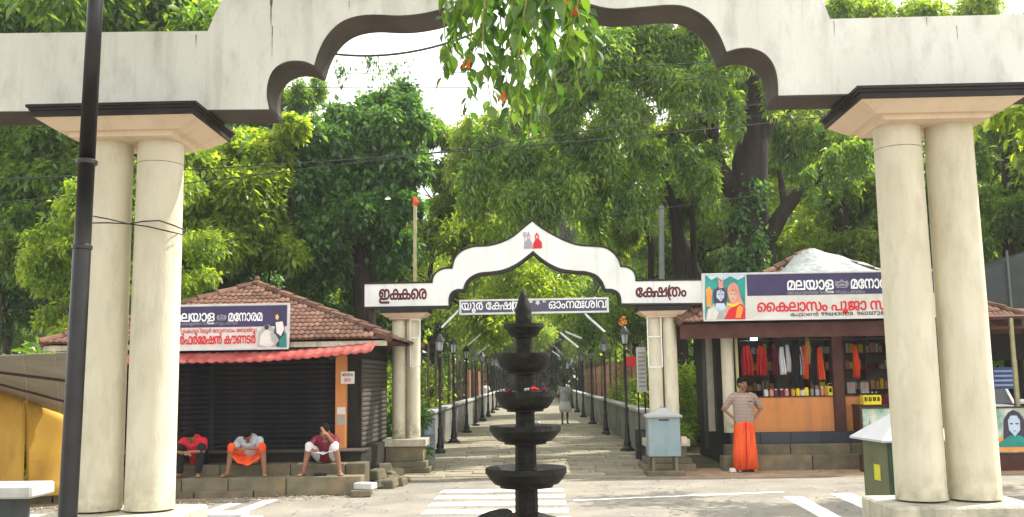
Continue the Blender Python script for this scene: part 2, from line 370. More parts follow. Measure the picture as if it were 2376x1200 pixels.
def add_splash(m, z0, z1, col):
    t = m.node_tree; N = t.nodes; L = t.links; b = N['Principled BSDF']; src = b.inputs['Base Color'].links[0].from_socket
    tc = N.new('ShaderNodeTexCoord'); sp = N.new('ShaderNodeSeparateXYZ'); L.new(tc.outputs['Object'], sp.inputs[0])
    mr = N.new('ShaderNodeMapRange'); mr.inputs['From Min'].default_value = z0; mr.inputs['From Max'].default_value = z1; mr.inputs['To Min'].default_value = 1; mr.inputs['To Max'].default_value = 0; L.new(sp.outputs['Z'], mr.inputs['Value'])
    nz = N.new('ShaderNodeTexNoise'); nz.inputs['Scale'].default_value = 11; nz.inputs['Detail'].default_value = 7; L.new(tc.outputs['Object'], nz.inputs['Vector'])
    ad = N.new('ShaderNodeMath'); ad.operation = 'MULTIPLY_ADD'; ad.inputs[1].default_value = 2.2; ad.inputs[2].default_value = -.75; L.new(nz.outputs['Fac'], ad.inputs[0])
    mu = N.new('ShaderNodeMath'); mu.operation = 'MULTIPLY'; mu.use_clamp = True; L.new(ad.outputs[0], mu.inputs[0]); L.new(mr.outputs['Result'], mu.inputs[1])
    mx = N.new('ShaderNodeMixRGB'); mx.inputs['Color2'].default_value = (*col,1); L.new(mu.outputs[0], mx.inputs['Fac']); L.new(src, mx.inputs['Color1']); L.new(mx.outputs['Color'], b.inputs['Base Color'])
add_splash(MT['cream'], .80, 1.12, (.22,.21,.10))
# checked shirt
def check_mat():
    m = mat('checked_shirt', (.34,.25,.2), .8); t = m.node_tree; N = t.nodes; L = t.links
    tc = N.new('ShaderNodeTexCoord'); last = None
    for ax, sc_ in (('X', 30), ('Z', 30)):
        wv = N.new('ShaderNodeTexWave'); wv.bands_direction = ax; wv.inputs['Scale'].default_value = 12; L.new(tc.outputs['Object'], wv.inputs['Vector'])
        rp = N.new('ShaderNodeValToRGB'); rp.color_ramp.elements[0].position = .62; rp.color_ramp.elements[1].position = .8
        rp.color_ramp.elements[1].color = (.5,.5,.5,1); L.new(wv.outputs['Fac'], rp.inputs['Fac'])
        mx = N.new('ShaderNodeMixRGB'); mx.inputs['Color1'].default_value = (.27,.20,.165,1)
        if last: L.new(last, mx.inputs['Color1'])
        mx.inputs['Color2'].default_value = (.16,.085,.08,1) if ax == 'X' else (.6,.52,.46,1)
        L.new(rp.outputs['Color'], mx.inputs['Fac']); last = mx.outputs['Color']
    L.new(last, N['Principled BSDF'].inputs['Base Color'])
    return m
MT['check'] = check_mat()

# ------------------------------------------------------------------ lettering (visual order, joined glyphs)
GL = {}
def contours(ch):
    if ch in GL: return GL[ch]
    c = bpy.data.curves.new('g', 'FONT'); c.body = ch; c.resolution_u = 3; c.size = 1; c.fill_mode = 'NONE'
    o = bpy.data.objects.new('g', c); COL.objects.link(o); me = bpy.data.meshes.new_from_object(o); bpy.data.objects.remove(o); bpy.data.curves.remove(c)
    adj = {}
    for e in me.edges:
        a, b = e.vertices; adj.setdefault(a, []).append(b); adj.setdefault(b, []).append(a)
    seen = set(); loops = []
    for v in range(len(me.vertices)):
        if v in seen or v not in adj: continue
        lp = [v]; seen.add(v); nxt = v+1 if v+1 in adj[v] else adj[v][0]
        while nxt not in seen:
            seen.add(nxt); lp.append(nxt); cand = [q for q in adj[nxt] if q not in seen]
            if not cand: break
            nxt = cand[0]
        pts = [(me.vertices[q].co.x, me.vertices[q].co.y) for q in lp]; cl = []
        for p in pts:
            if not cl or abs(p[0]-cl[-1][0])+abs(p[1]-cl[-1][1]) > 1e-4: cl.append(p)
        if len(cl) > 3 and abs(cl[0][0]-cl[-1][0])+abs(cl[0][1]-cl[-1][1]) < 1e-4: cl.pop()
        if len(cl) > 2: loops.append(cl)
    bpy.data.meshes.remove(me); GL[ch] = loops; return loops
def area(l): return .5*sum(l[i][0]*l[(i+1)%len(l)][1]-l[(i+1)%len(l)][0]*l[i][1] for i in range(len(l)))
def inside(p, l):
    c = False; n = len(l)
    for i in range(n):
        (x1,y1),(x2,y2) = l[i], l[(i+1)%n]
        if (y1 > p[1]) != (y2 > p[1]) and p[0] < (x2-x1)*(p[1]-y1)/(y2-y1)+x1: c = not c
    return c
def fatten(l, d, sgn):
    o = []; n = len(l)
    for i in range(n):
        a, b, c = Vector(l[i-1]), Vector(l[i]), Vector(l[(i+1)%n]); t = (c-a)
        if t.length < 1e-7: o.append(l[i]); continue
        t.normalize(); o.append((b.x+t.y*d*sgn, b.y-t.x*d*sgn))
    return o
from mathutils.geometry import delaunay_2d_cdt
GF = {}
def winding(p, l):
    w_ = 0; n = len(l)
    for i in range(n):
        (x1,y1),(x2,y2) = l[i], l[(i+1)%n]
        if (y1 <= p[1]) != (y2 <= p[1]):
            if p[0] < (x2-x1)*(p[1]-y1)/(y2-y1)+x1: w_ += 1 if y2 > y1 else -1
    return w_
def glyph_fill(ch, bold, sgn):
    if (ch, bold) in GF: return GF[ch, bold]
    loops = [fatten(l, bold, sgn) for l in contours(ch)]
    pts = []; ed = []
    for l in loops:
        n0 = len(pts); pts += [Vector(p) for p in l]; ed += [(n0+i, n0+(i+1)%len(l)) for i in range(len(l))]
    r = delaunay_2d_cdt(pts, ed, [], 0, 1e-5)
    vs = [(p.x, p.y) for p in r[0]]; tri = []
    for f in r[2]:
        c = (sum(vs[i][0] for i in f)/3, sum(vs[i][1] for i in f)/3)
        if sum(winding(c, l) for l in loops) != 0: tri.append(tuple(f))
    GF[ch, bold] = (vs, tri); return vs, tri
def lettering(name, items, x0, zb, width, height, y, m, parent, bold=.0, depth=.004):
    """'|' before a glyph pulls it against the previous one; the writing stands in plane y and faces -Y"""
    X = 0; tight = False; V = []; Fc = []
    for ch in items:
        if ch == '|': tight = True; continue
        if ch == ' ': X += .26; continue
        loops = contours(ch)
        if not loops: continue
        mn = min(p[0] for l in loops for p in l); mx = max(p[0] for l in loops for p in l)
        if tight: X -= .20; tight = False
        big = max(loops, key=lambda l: abs(area(l))); sgn = 1 if area(big) > 0 else -1
        vs, tri = glyph_fill(ch, round(bold, 4), sgn)
        off = len(V); nf = len(vs); use = {}
        for d_ in (-depth, 0):
            for p in vs: V.append((p[0]-mn+X, p[1], d_))
        for t in tri:
            Fc.append(tuple(off+i for i in t))
            for q in range(3):
                a, b = t[q], t[(q+1)%3]; k_ = (min(a,b), max(a,b)); use[k_] = None if k_ in use else (a, b)
        for e in use.values():
            if e: Fc.append((off+e[0], off+e[1], off+e[1]+nf, off+e[0]+nf))
        X += mx-mn+.055
    W = max(v[0] for v in V); sx = width/W; sz = height/.6
    me = bpy.data.meshes.new(name); me.from_pydata([(x0+v[0]*sx, y+v[2], zb+v[1]*sz) for v in V], [], Fc); me.materials.append(m)
    return obj(name, me, parent)

NTH = ['first','second','third','fourth','fifth','sixth','seventh','eighth','ninth','tenth','eleventh','twelfth','thirteenth','fourteenth','fifteenth','sixteenth','seventeenth','eighteenth','nineteenth','twentieth']

# ================================================================== SETTING
def sheet(name, pts, z, m, sub=0):
    mb = MB(); mb.poly([(p[0], p[1], z) for p in pts]); o = mb.build(name, m); tag(o, kind='structure'); return o
# one ground sheet to the horizon, gently uneven further out
mb = MB(); mb.quad((-220,-60,-.012), (220,-60,-.012), (220,300,-.012), (-220,300,-.012))
ground = tag(mb.build('ground', MT['forest_floor']), kind='structure')
mb = MB(); mb.box(-225,225,-65,305,-1.1,42); hm = bpy.data.materials.new('haze_air'); hm.use_nodes = True; hm.node_tree.nodes.clear()
pv = hm.node_tree.nodes.new('ShaderNodeVolumePrincipled'); pv.inputs['Density'].default_value = HAZE; pv.inputs['Color'].default_value = (.92,.95,.93,1); pv.inputs['Anisotropy'].default_value = .35
mo_ = hm.node_tree.nodes.new('ShaderNodeOutputMaterial'); hm.node_tree.links.new(pv.outputs['Volume'], mo_.inputs['Volume'])
tag(mb.build('haze', hm), 'thin warm haze hanging in the air under the trees', 'haze', kind='stuff')
road = sheet('road', [(-60,-20),(60,-20),(60,17.3),(8,17.3),(2.4,17.25),(-2.5,17.9),(-3.3,16.2),(-5.6,14.95),(-9,14.3),(-60,13.0)], -.004, MT['asphalt'])
shoulder = sheet('roadside_earth', [(2.0,17.0),(30,17.0),(30,18.9),(2.0,18.9)], 0.0, MT['earth'])
shoulder2 = sheet('kerbside_earth', [(-9.5,13.9),(-5.5,14.6),(-3.0,15.9),(-2.3,17.8),(-2.3,18.6),(-9.5,18.6)], 0.0005, MT['earth'])
walkway = sheet('walkway', [(-2.6,17.6),(2.5,17.0),(2.42,100),(-2.62,100)], 0.002, MT['slab'])
# paving slabs, children of the walkway
sl = []
for k in range(3):
    mb = MB(); L_ = (.86, .70, 1.02)[k]
    mb.box(-L_/2, L_/2, -.2, .2, 0, .016, taper=.985); sl.append((mb.mesh('paving_slab', MT['slab']), L_))
y = 17.95; cnt = 0
while cnt < 296:
    x = -2.48 - rnd.uniform(0, .3)
    while x < 2.35 and cnt < 296:
        me, L_ = sl[rnd.randrange(3)]
        if x + L_ > 2.45: L_ = .7; me = sl[1][0]
        if x + L_/2 < 2.38:
            o = obj('paving_slab', me, walkway, loc=(x+L_/2, y+rnd.uniform(-.012,.012), .002+rnd.uniform(0,.012)), rot=(rnd.uniform(-.006,.006), rnd.uniform(-.006,.006), rnd.uniform(-.012,.012)))
            cnt += 1
        x += L_ + .022
    y += .425
# painted marks, children of the road
def mark(name, pts): 
    mb = MB(); mb.poly([(p[0], p[1], 0.0) for p in pts])
    o = mb.build(name, MT['paint'], road); return o
yy = 15.75
for k in range(8):
    o = mark('crossing_stripe', [(-1.56,yy-.42),(.40,yy-.42),(.42,yy),(-1.53,yy)]); yy -= .80
a = G(1330,1161); b = G(1818,1141); mark('edge_line', [(a.x,a.y-.07),(b.x,b.y-.07),(b.x,b.y+.07),(a.x,a.y+.07)])
def mk(nm, pl): mark(nm, [G(*p) for p in pl])
mark('lane_stripe', [(3.36,9.0),(3.60,9.0),(3.85,14.28),(3.56,14.28)])
mark('lane_stripe', [(4.10,9.0),(4.36,9.0),(4.66,14.62),(4.33,14.62)])
mk('lane_stripe', [(560,1168),(530,1168),(380,1215),(420,1215)])
mk('lane_stripe', [(648,1159),(612,1161),(455,1215),(500,1215)])
mk('lane_stripe', [(612,1197),(560,1197),(440,1240),(520,1240)])
# kerb on the left: a real step
mb = MB(); a = G(60,1150); kp = [(-9.6,14.15),(-6.2,14.85),(-4.4,15.05),(-3.2,15.75)]
for i in range(3):
    p, q = Vector((*kp[i],0)), Vector((*kp[i+1],0)); d = (q-p); n_ = int(d.length/.9)
    for k in range(n_):
        s0 = p + d*(k/n_); s1 = p + d*((k+.97)/n_)
        u = Vector((-d.y, d.x, 0)).normalized()*.16
        f = MB(); v = [s0, s1, s1+u, s0+u]; h = .10+rnd.uniform(-.008,.008)
        f.v = [tuple(c) for c in v] + [(c.x, c.y, h) for c in v]
        f.f = [(0,3,2,1),(4,5,6,7),(0,1,5,4),(1,2,6,5),(2,3,7,6),(3,0,4,7)]; f.m = [0]*6
        if i == 0 and k == 0:
            kerb = f.build('kerb', MT['granite']); tag(kerb, kind='structure')
        else: f.build('kerb_stone', MT['granite'], kerb)

# ================================================================== GATEWAYS
def crv(pts, n=6):
    """Catmull-Rom through pts (2-D)"""
    o = []
    for i in range(len(pts)-1):
        p0 = pts[max(i-1,0)]; p1 = pts[i]; p2 = pts[i+1]; p3 = pts[min(i+2,len(pts)-1)]
        for k in range(n):
            t = k/n
            o.append(tuple(.5*((2*p1[j]) + (-p0[j]+p2[j])*t + (2*p0[j]-5*p1[j]+4*p2[j]-p3[j])*t*t + (-p0[j]+3*p1[j]-3*p2[j]+p3[j])*t**3) for j in (0,1)))
    o.append(pts[-1]); return o
def outline(segs, Y):
    """segments of pixel points -> (x,z) on plane Y; each segment is a smooth curve, joints are corners"""
    o = []
    for s in segs:
        c = crv(s) if len(s) > 2 else list(s)
        if o: c = c[1:]
        o += c
    return [(P(x, y, Y).x, P(x, y, Y).z) for x, y in o]
def band(path, y0, y1, t):
    """thin ribbon that follows a line of (x,z), thickness t to the left side of travel"""
    mb = MB(); n = len(path); off = []
    for i in range(n):
        a = Vector(path[max(i-1,0)]); b = Vector(path[min(i+1,n-1)]); d = (b-a)
        if d.length < 1e-6: d = Vector((1,0))
        d.normalize(); off.append((path[i][0]-d.y*t, path[i][1]+d.x*t))
    for i in range(n-1):
        A, B, C_, D = path[i], path[i+1], off[i+1], off[i]
        k = len(mb.v)
        mb.v += [(A[0],y0,A[1]),(B[0],y0,B[1]),(C_[0],y0,C_[1]),(D[0],y0,D[1]),(A[0],y1,A[1]),(B[0],y1,B[1]),(C_[0],y1,C_[1]),(D[0],y1,D[1])]
        for f in ((0,1,2,3),(7,6,5,4),(0,4,5,1),(3,2,6,7)): mb.f.append(tuple(k+q for q in f)); mb.m.append(0)
        if i == 0: mb.f.append((k,k+3,k+7,k+4)); mb.m.append(0)
        if i == n-2: mb.f.append((k+1,k+5,k+6,k+2)); mb.m.append(0)
    return mb

def capital(parent, xc, Y, z0, hw, hd, near):
    """stepped dark moulding over a flared cream block; z0 = underside level of the block, hw/hd half width/depth at the top"""
    k = .80 if near else .8
    mb = MB(); t = MB()
    def ring(m_, a0, b0, a1, b1, z_0, z_1):
        n = len(m_.v)
        for (a_, b_, z_) in ((a0,b0,z_0),(a1,b1,z_1)):
            m_.v += [(xc-a_,Y-b_,z_),(xc+a_,Y-b_,z_),(xc+a_,Y+b_,z_),(xc-a_,Y+b_,z_)]
        for f in ((0,3,2,1),(4,5,6,7),(0,1,5,4),(1,2,6,5),(2,3,7,6),(3,0,4,7)): m_.f.append(tuple(n+i for i in f)); m_.m.append(0)
    ring(mb, hw*.60, hd*.60, hw*.64, hd*.62, z0, z0+.045*k)
    ring(mb, hw*.72, hd*.70, hw*.93, hd*.90, z0+.045*k, z0+.145*k)
    mb.build('capital', MT['peach'], parent)
    ring(t, hw*.955, hd*.94, hw*.955, hd*.94, z0+.147*k, z0+.20*k)
    ring(t, hw*.975, hd*.97, hw*.975, hd*.97, z0+.20*k, z0+.225*k)
    ring(t, hw, hd, hw, hd, z0+.225*k, z0+.25*k)
    t.build('capital_moulding', MT['dark_trim'], parent)

def column(parent, x, Y, z0, z1, r):
    mb = MB(); pr = [(r*1.02, 0), (r, .03), (r*.995, (z1-z0)*.5), (r*.965, (z1-z0)-.30), (r*.975,(z1-z0)-.292),(r*.975,(z1-z0)-.28),(r*.965,(z1-z0)-.272), (r*.965, z1-z0)]
    mb.lathe(pr, 40, (x, Y, z0)); return mb.build('column', MT['cream'], parent, smooth=True)

# ---- near gateway
Y1 = 6.83
near = empty('gateway', (0.05, 7.0, 0), 'tall scalloped white gateway arch framing the view, on paired cream columns', 'gateway')
lower = [[(-420,262),(625,254)], [(625,254),(619,222),(622,190),(634,163),(655,147),(680,141),(708,143),(729,152)],
         [(729,152),(738,122),(755,88),(782,58),(815,41),(860,34),(930,36),(985,30),(1035,16),(1085,-14),(1140,-62),(1212,-135)],
         [(1212,-135),(1285,-70),(1335,-8),(1380,12),(1430,20),(1500,15),(1560,11),(1600,18),(1640,42),(1668,78),(1686,120)],
         [(1686,120),(1715,112),(1745,112),(1775,125),(1795,150),(1804,182),(1806,222)], [(1806,222),(2900,196)]]
upper = [[(2900,20),(1926,44)], [(1926,44),(1908,0),(1885,-35),(1850,-62)], [(1850,-62),(1830,-130),(1780,-200),(1700,-240),(1560,-250),(1400,-290),(1212,-420)],
         [(1212,-420),(1020,-280),(860,-235),(720,-225),(640,-185),(585,-115),(570,-50)], [(570,-50),(540,-30),(510,10),(482,72)], [(482,72),(-420,82)]]
lo = outline(lower, Y1); up = outline(upper, Y1)
mb = MB(); mb.prism(lo + up, Y1, Y1+.34); o = mb.build('arch_beam', MT['white'])
for c in o.data.polygons: pass
def to_local(o, parent):
    o.parent = parent; o.matrix_parent_inverse = Matrix.Translation(-parent.location)
to_local(o, near)
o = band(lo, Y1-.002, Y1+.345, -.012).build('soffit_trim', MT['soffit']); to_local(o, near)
MT['streak'] = mat('rust_streak', (.13,.10,.075), .9, (.3,.26,.2), 14)
for (px, r0, r1, w_) in ((630,-30,62,9),(632,60,132,3),(455,80,110,3),(1935,48,84,2),(2150,40,60,3),(2220,60,96,2),(810,2,24,3)):
    a_ = P(px, r1, Y1-.003); b_ = P(px, r0, Y1-.003); L_ = []; R_ = []
    for k in range(9):
        z_ = b_.z+(a_.z-b_.z)*k/8; ww = w_/FPX*Y1*.5*(1-k/8.5)*rnd.uniform(.6,1.3); L_.append((b_.x-ww, z_)); R_.append((b_.x+ww*rnd.uniform(.6,1), z_))
    g_ = MB(); g_.prism(L_+R_[::-1], Y1-.0022, Y1-.0006); o = g_.build('stain', MT['streak']); to_local(o, near)
kids_near = []
for (xc, cols) in ((None, (('L', 224, 1175, 6.98), ('L', 347, 1183, 6.98))), (None, (('R', 2138, 1150, 6.98), ('R', 2263, 1146, 6.98)))):
    xs = []
    for (s, px, py, Y) in cols:
        p = P(px, py, Y); xs.append(p.x)
    xm = sum(xs)/2
    zt = 3.55
    for x in xs:
        o = column(None, x, 6.98, .865, zt+.01, .173); to_local(o, near)
    g_ = MB(); g_.lathe([(.1675,-.0025),(.1690,0),(.1675,.0025)], 40, (xs[0] if xs[0] > 0 else xs[1], 6.98, zt-.16), cap=False, wob=.004); o = g_.build('crack', MT['streak']); to_local(o, near)
    n0 = set(bpy.data.objects)
    capital(None, xm, 6.98, zt, .615, .45, True)
    for o in set(bpy.data.objects)-n0: to_local(o, near)
    mb = MB(); mb.box(xm-.50, xm+.50, 6.63, 7.33, .0, .85); 
    o = mb.build('plinth', MT['plinth'], bevel=.015); to_local(o, near)

# ---- far gateway with lettering
Y2 = 18.6
far = empty('gateway', (0, 18.75, 0), 'smaller white gateway arch with dark red letters at the start of the walkway', 'gateway')
lower = [[(846,712),(1041,709)], [(1041,709),(1041,692),(1047,678),(1060,671),(1074,671)], [(1074,671),(1080,655),(1092,642),(1112,633),(1140,630),(1165,626),(1190,616),(1212,602),(1237,582)],
         [(1237,582),(1258,600),(1280,614),(1305,624),(1335,628),(1362,630),(1384,638),(1398,653),(1405,670)], [(1405,670),(1422,671),(1435,678),(1441,690),(1442,704)], [(1442,704),(1635,703)]]
upper = [[(1635,651),(1474,653)], [(1474,653),(1473,640),(1467,629),(1455,622),(1439,620)], [(1439,620),(1434,604),(1422,588),(1402,576),(1372,573),(1340,570),(1310,560),(1280,545),(1255,530),(1235,514)],
         [(1235,514),(1212,533),(1188,552),(1160,565),(1130,572),(1098,574),(1072,584),(1057,600),(1050,624)], [(1050,624),(1030,625),(1014,633),(1006,645),(1004,657)], [(1004,657),(846,660)]]
lo = outline(lower, Y2); up = outline(upper, Y2)
mb = MB(); mb.prism(lo+up, Y2, Y2+.3); o = mb.build('arch_beam', MT['white2']); to_local(o, far)
o = band(lo, Y2-.012, Y2+.31, -.045).build('soffit_trim', MT['dark_trim']); to_local(o, far)
o = band(up, Y2-.012, Y2+.31, -.035).build('top_trim', MT['dark_trim']); to_local(o, far)
for pxs, mid in (((926, 959), 941), ((1522, 1558), 1540)):
    xs = [P(p, 900, Y2+.15).x for p in pxs]
    zt = P(940, 741, Y2).z if mid < 1200 else P(1540, 736, Y2).z
    zb = P(mid, 1018, Y2).z
    xm = sum(xs)/2
    for x in xs: o = column(None, x, Y2+.15, zb, zt+.01, .136); to_local(o, far)
    n0 = set(bpy.data.objects); capital(None, xm, Y2+.15, zt, .50, .34, False)
    for o in set(bpy.data.objects)-n0: to_local(o, far)
    hw = (.40,.33,.38,.45)
    for (z0,z1,h_) in ((zb-.14, zb, .42), (.24, zb-.14, .36), (.13,.24,.43), (0,.13,.50)):
        mb = MB(); mb.box(xm-h_, xm+h_, Y2+.15-h_*.8, Y2+.15+h_*.8, z0, z1-.002); o = mb.build('plinth', MT['plinth'] if h_ == .42 else MT['granite'], bevel=.008); to_local(o, far)
def far_letters(txt, px0, px1, py0, py1):
    a = P(px0, py1, Y2); b = P(px1, py0, Y2)
    hb = lettering('lettering_outline', txt, a.x-.01, a.z-.004, b.x-a.x+.02, b.z-a.z, Y2-.002, MT['ink'], None, bold=.026, depth=.004)
    h2 = lettering('lettering', txt, a.x, a.z, b.x-a.x, b.z-a.z, Y2-.007, MT['maroon'], None, bold=.004, depth=.004)
    to_local(hb, far); to_local(h2, far)
far_letters('ഇക|കെര', 881, 989, 668, 695)
far_letters('േക|ഷ(|തം', 1477, 1591, 664, 689)
# emblem: a grey trident figure beside a red-robed one
em = MB(); ax = P(1227, 577, Y2); bx_ = P(1246, 577, Y2)
sc_ = P(1236,537,Y2).z - ax.z
g1 = MB(); g1.prism([(ax.x-.10,ax.z),(ax.x+.075,ax.z),(ax.x+.07,ax.z+.12),(ax.x+.03,ax.z+.17),(ax.x+.035,ax.z+.25),(ax.x,ax.z+.35),(ax.x-.035,ax.z+.25),(ax.x-.03,ax.z+.17),(ax.x-.09,ax.z+.12)], Y2-.010, Y2-.002)
e1 = g1.build('emblem_figure', mat('emblem_grey', (.33,.3,.36), .6)); to_local(e1, far)
g1 = MB(); g1.prism([(bx_.x-.08,ax.z),(bx_.x+.10,ax.z),(bx_.x+.095,ax.z+.13),(bx_.x+.04,ax.z+.18),(bx_.x+.045,ax.z+.25),(bx_.x,ax.z+.32),(bx_.x-.045,ax.z+.25),(bx_.x-.03,ax.z+.17),(bx_.x-.07,ax.z+.1)], Y2-.014, Y2-.002)
e1 = g1.build('emblem_figure', MT['red_ink']); to_local(e1, far)
g1 = MB(); g1.ell((bx_.x, Y2-.015, ax.z+.225), (.026,.004,.035)); g1.ell((ax.x, Y2-.012, ax.z+.215), (.026,.004,.035)); e1 = g1.build('emblem_face', MT['face_print']); to_local(e1, far)
g1 = MB(); g1.bar((ax.x-.075, Y2-.006, ax.z+.05), (ax.x-.075, Y2-.006, ax.z+.33), .01, .006)
for dx in (-.03, 0, .03): g1.bar((ax.x-.075+dx, Y2-.006, ax.z+.25), (ax.x-.075+dx, Y2-.006, ax.z+.33), .008, .006)
g1.bar((ax.x-.105, Y2-.006, ax.z+.25), (ax.x-.045, Y2-.006, ax.z+.25), .008,.006)
e1 = g1.build('emblem_trident', mat('emblem_line', (.2,.18,.22), .6)); to_local(e1, far)

# hanging display board
a = P(1066, 731, Y2-.10); b = P(1412, 690, Y2-.10)
led = empty('display_board', ((a.x+b.x)/2, Y2-.1, a.z), 'narrow dark display board with white letters hung under the far arch', 'sign')
tilt = -.0
def loc_build(mb, nm, m, par, **k):
    o = mb.build(nm, m, **k); to_local(o, par); return o
mb = MB(); mb.box(a.x+.03, b.x-.03, Y2-.10, Y2-.02, a.z+.03, b.z-.03); loc_build(mb, 'panel', MT['led'], led)
for (x0,x1,z0,z1) in ((a.x,b.x,a.z,a.z+.035),(a.x,b.x,b.z-.035,b.z),(a.x,a.x+.04,a.z+.035,b.z-.035),(b.x-.04,b.x,a.z+.035,b.z-.035)):
    mb = MB(); mb.box(x0,x1,Y2-.115,Y2-.03,z0,z1); loc_build(mb, 'frame', MT['alu'], led)
o = lettering('lettering', 'യൂർ േക|ഷ(|തം " * " ഓംനമഃശ|ിവ', a.x+.045, a.z+.095, b.x-a.x-.09, .15, Y2-.103, MT['tube'], None, bold=.008, depth=.002); to_local(o, led)
for px in (1100, 1380):
    p = P(px, 690, Y2-.07); mb = MB(); mb.bar(p, (p.x, p.y, p.z+.35), .02, .02); loc_build(mb, 'hanger', MT['black'], led)
# thin light frames tied to the inner columns
for (x0, x1, r0, r1, lab) in ((952, 975, 742, 850, 'white rectangular string-light frame on the left far column'), (1505, 1533, 735, 852, 'white rectangular string-light frame on the right far column')):
    p = P(x0, r1, Y2-.03); q = P(x1, r0, Y2-.03)
    lf = empty('light_frame', (p.x, Y2-.03, p.z), lab, 'light frame', 'light frames on the far columns')
    mb = MB()
    for A, B in (((p.x,p.z),(q.x,p.z)),((q.x,p.z),(q.x,q.z)),((q.x,q.z),(p.x,q.z)),((p.x,q.z),(p.x,p.z)), ((p.x,(p.z+q.z)/2+.1),(q.x,(p.z+q.z)/2+.1))):
        mb.bar((A[0],Y2-.03,A[1]), (B[0],Y2-.03,B[1]), .016, .016)
    loc_build(mb, 'frame', MT['tube'], lf)

# ================================================================== STONE LAMP
YL = 7.6; cx = P(1219, 1000, YL).x
def zr(row): return P(1219, row, YL).z
def wr(px): return px/2/FPX*YL*1.0
lamp = empty('stone_lamp', (cx, YL, 0), 'black oil-stained stone lamp tower with five round bowls in the middle of the view', 'stone lamp')
def lpart(nm, prof, seg=40, wob=.006, m='stone_dark', smooth=True):
    mb = MB(); mb.lathe(prof, seg, (0,0,0), wob=wob); o = mb.build(nm, MT[m], lamp, smooth=smooth); return o
lpart('finial', [(wr(34),zr(757)),(wr(38),zr(752)),(wr(38),zr(735)),(wr(36),zr(731)),(wr(38),zr(727)),(wr(37),zr(716)),(wr(30),zr(706)),(wr(22),zr(694)),(wr(17),zr(683)),(wr(12),zr(677)),(wr(4),zr(673))], 28)
bowls = [(752,782,92,78,60), (820,868,120,118,78), (908,955,137,128,84), (987,1030,163,150,96), (1084,1130,184,172,120)]
for (t, b_, wt, wm, wb) in bowls:
    h = b_-t
    lpart('bowl', [(wr(40),zr(t+h*.30)),(wr(wt*.80),zr(t+h*.22)),(wr(wt*.90),zr(t+2)),(wr(wt),zr(t)),(wr(wt*1.005),zr(t+h*.28)),(wr(wt*.97),zr(t+h*.34)),(wr(wm*.98),zr(t+h*.55)),(wr((wm+wb)/2),zr(t+h*.82)),(wr(wb*1.0),zr(t+h*.9)),(wr(wb),zr(b_)),(wr(44),zr(b_+1))], 44, .012)
for (t, b_, wd) in ((781,826,40),(866,914,43),(953,993,45),(1029,1092,50),(1129,1200,54)):
    lpart('shaft', [(wr(wd),zr(b_)),(wr(wd*1.04),zr(b_-3)),(wr(wd*.97),zr(b_-8)),(wr(wd*.95),zr(t+6)),(wr(wd*1.03),zr(t+2)),(wr(wd),zr(t))], 8, .004, smooth=False)
lpart('base', [(wr(250),0),(wr(250),.28),(wr(200),.32),(wr(200),.45),(wr(160),.50),(wr(150),zr(1205)),(wr(110),zr(1199)),(wr(60),zr(1190))], 40)
# offerings in the bowls
def small(nm, mb, m, loc, label, cat, grp=None, rot=None, smooth=True):
    o = mb.build(nm, m, smooth=smooth); o.location = loc
    if rot: o.rotation_euler = rot
    return tag(o, label, cat, grp)
mb = MB(); mb.tube([(-.02,0,-.02),(.02,.02,.0),(.06,-.01,.01),(.10,.0,-.01)], [.015,.028,.028,.012], 8)
small('cloth', mb, MT['crimson_cloth'], (cx-.14, YL-.26, zr(1192)-.02), 'crumpled red cloth at the foot of the stone lamp', 'cloth')
mb = MB(); mb.lathe([(.05,0),(.12,.02),(.16,.07),(.155,.075),(.10,.04),(.02,.03)], 20); small('oil_dish', mb, MT['stone_dark'], (cx-.24, YL-.22, zr(1205)-.02), 'dark dish with upturned rim at the left foot of the stone lamp', 'dish', rot=(.2,-.25,0))
for i, (px, row, m, s, lab) in enumerate(((1180,908,'maroon_cloth',.022,'dark red flower head on the left of the third bowl'),(1240,905,'shirt_red',.024,'bright red flower head right of the shaft in the third bowl'),(1222,906,'white_cloth',.016,'small white petal heap beside the shaft in the third bowl'),(1262,906,'maroon_cloth',.018,'maroon flower head at the right rim of the third bowl'),(1247,984,'concrete',.02,'little pale oil lamp standing in the fourth bowl'))):
    p = P(px, row, YL-.12); mb = MB()
    for k in range(7): mb.ell((rnd.uniform(-1,1)*s, rnd.uniform(-1,1)*s, rnd.uniform(0,.9)*s), (s*.6,s*.6,s*.45), 8, 5)
    small('flower' if i < 4 else 'wick_lamp', mb, MT[m], p, lab, 'flower' if i < 4 else 'oil lamp', 'offerings in the bowls' if i < 4 else None)

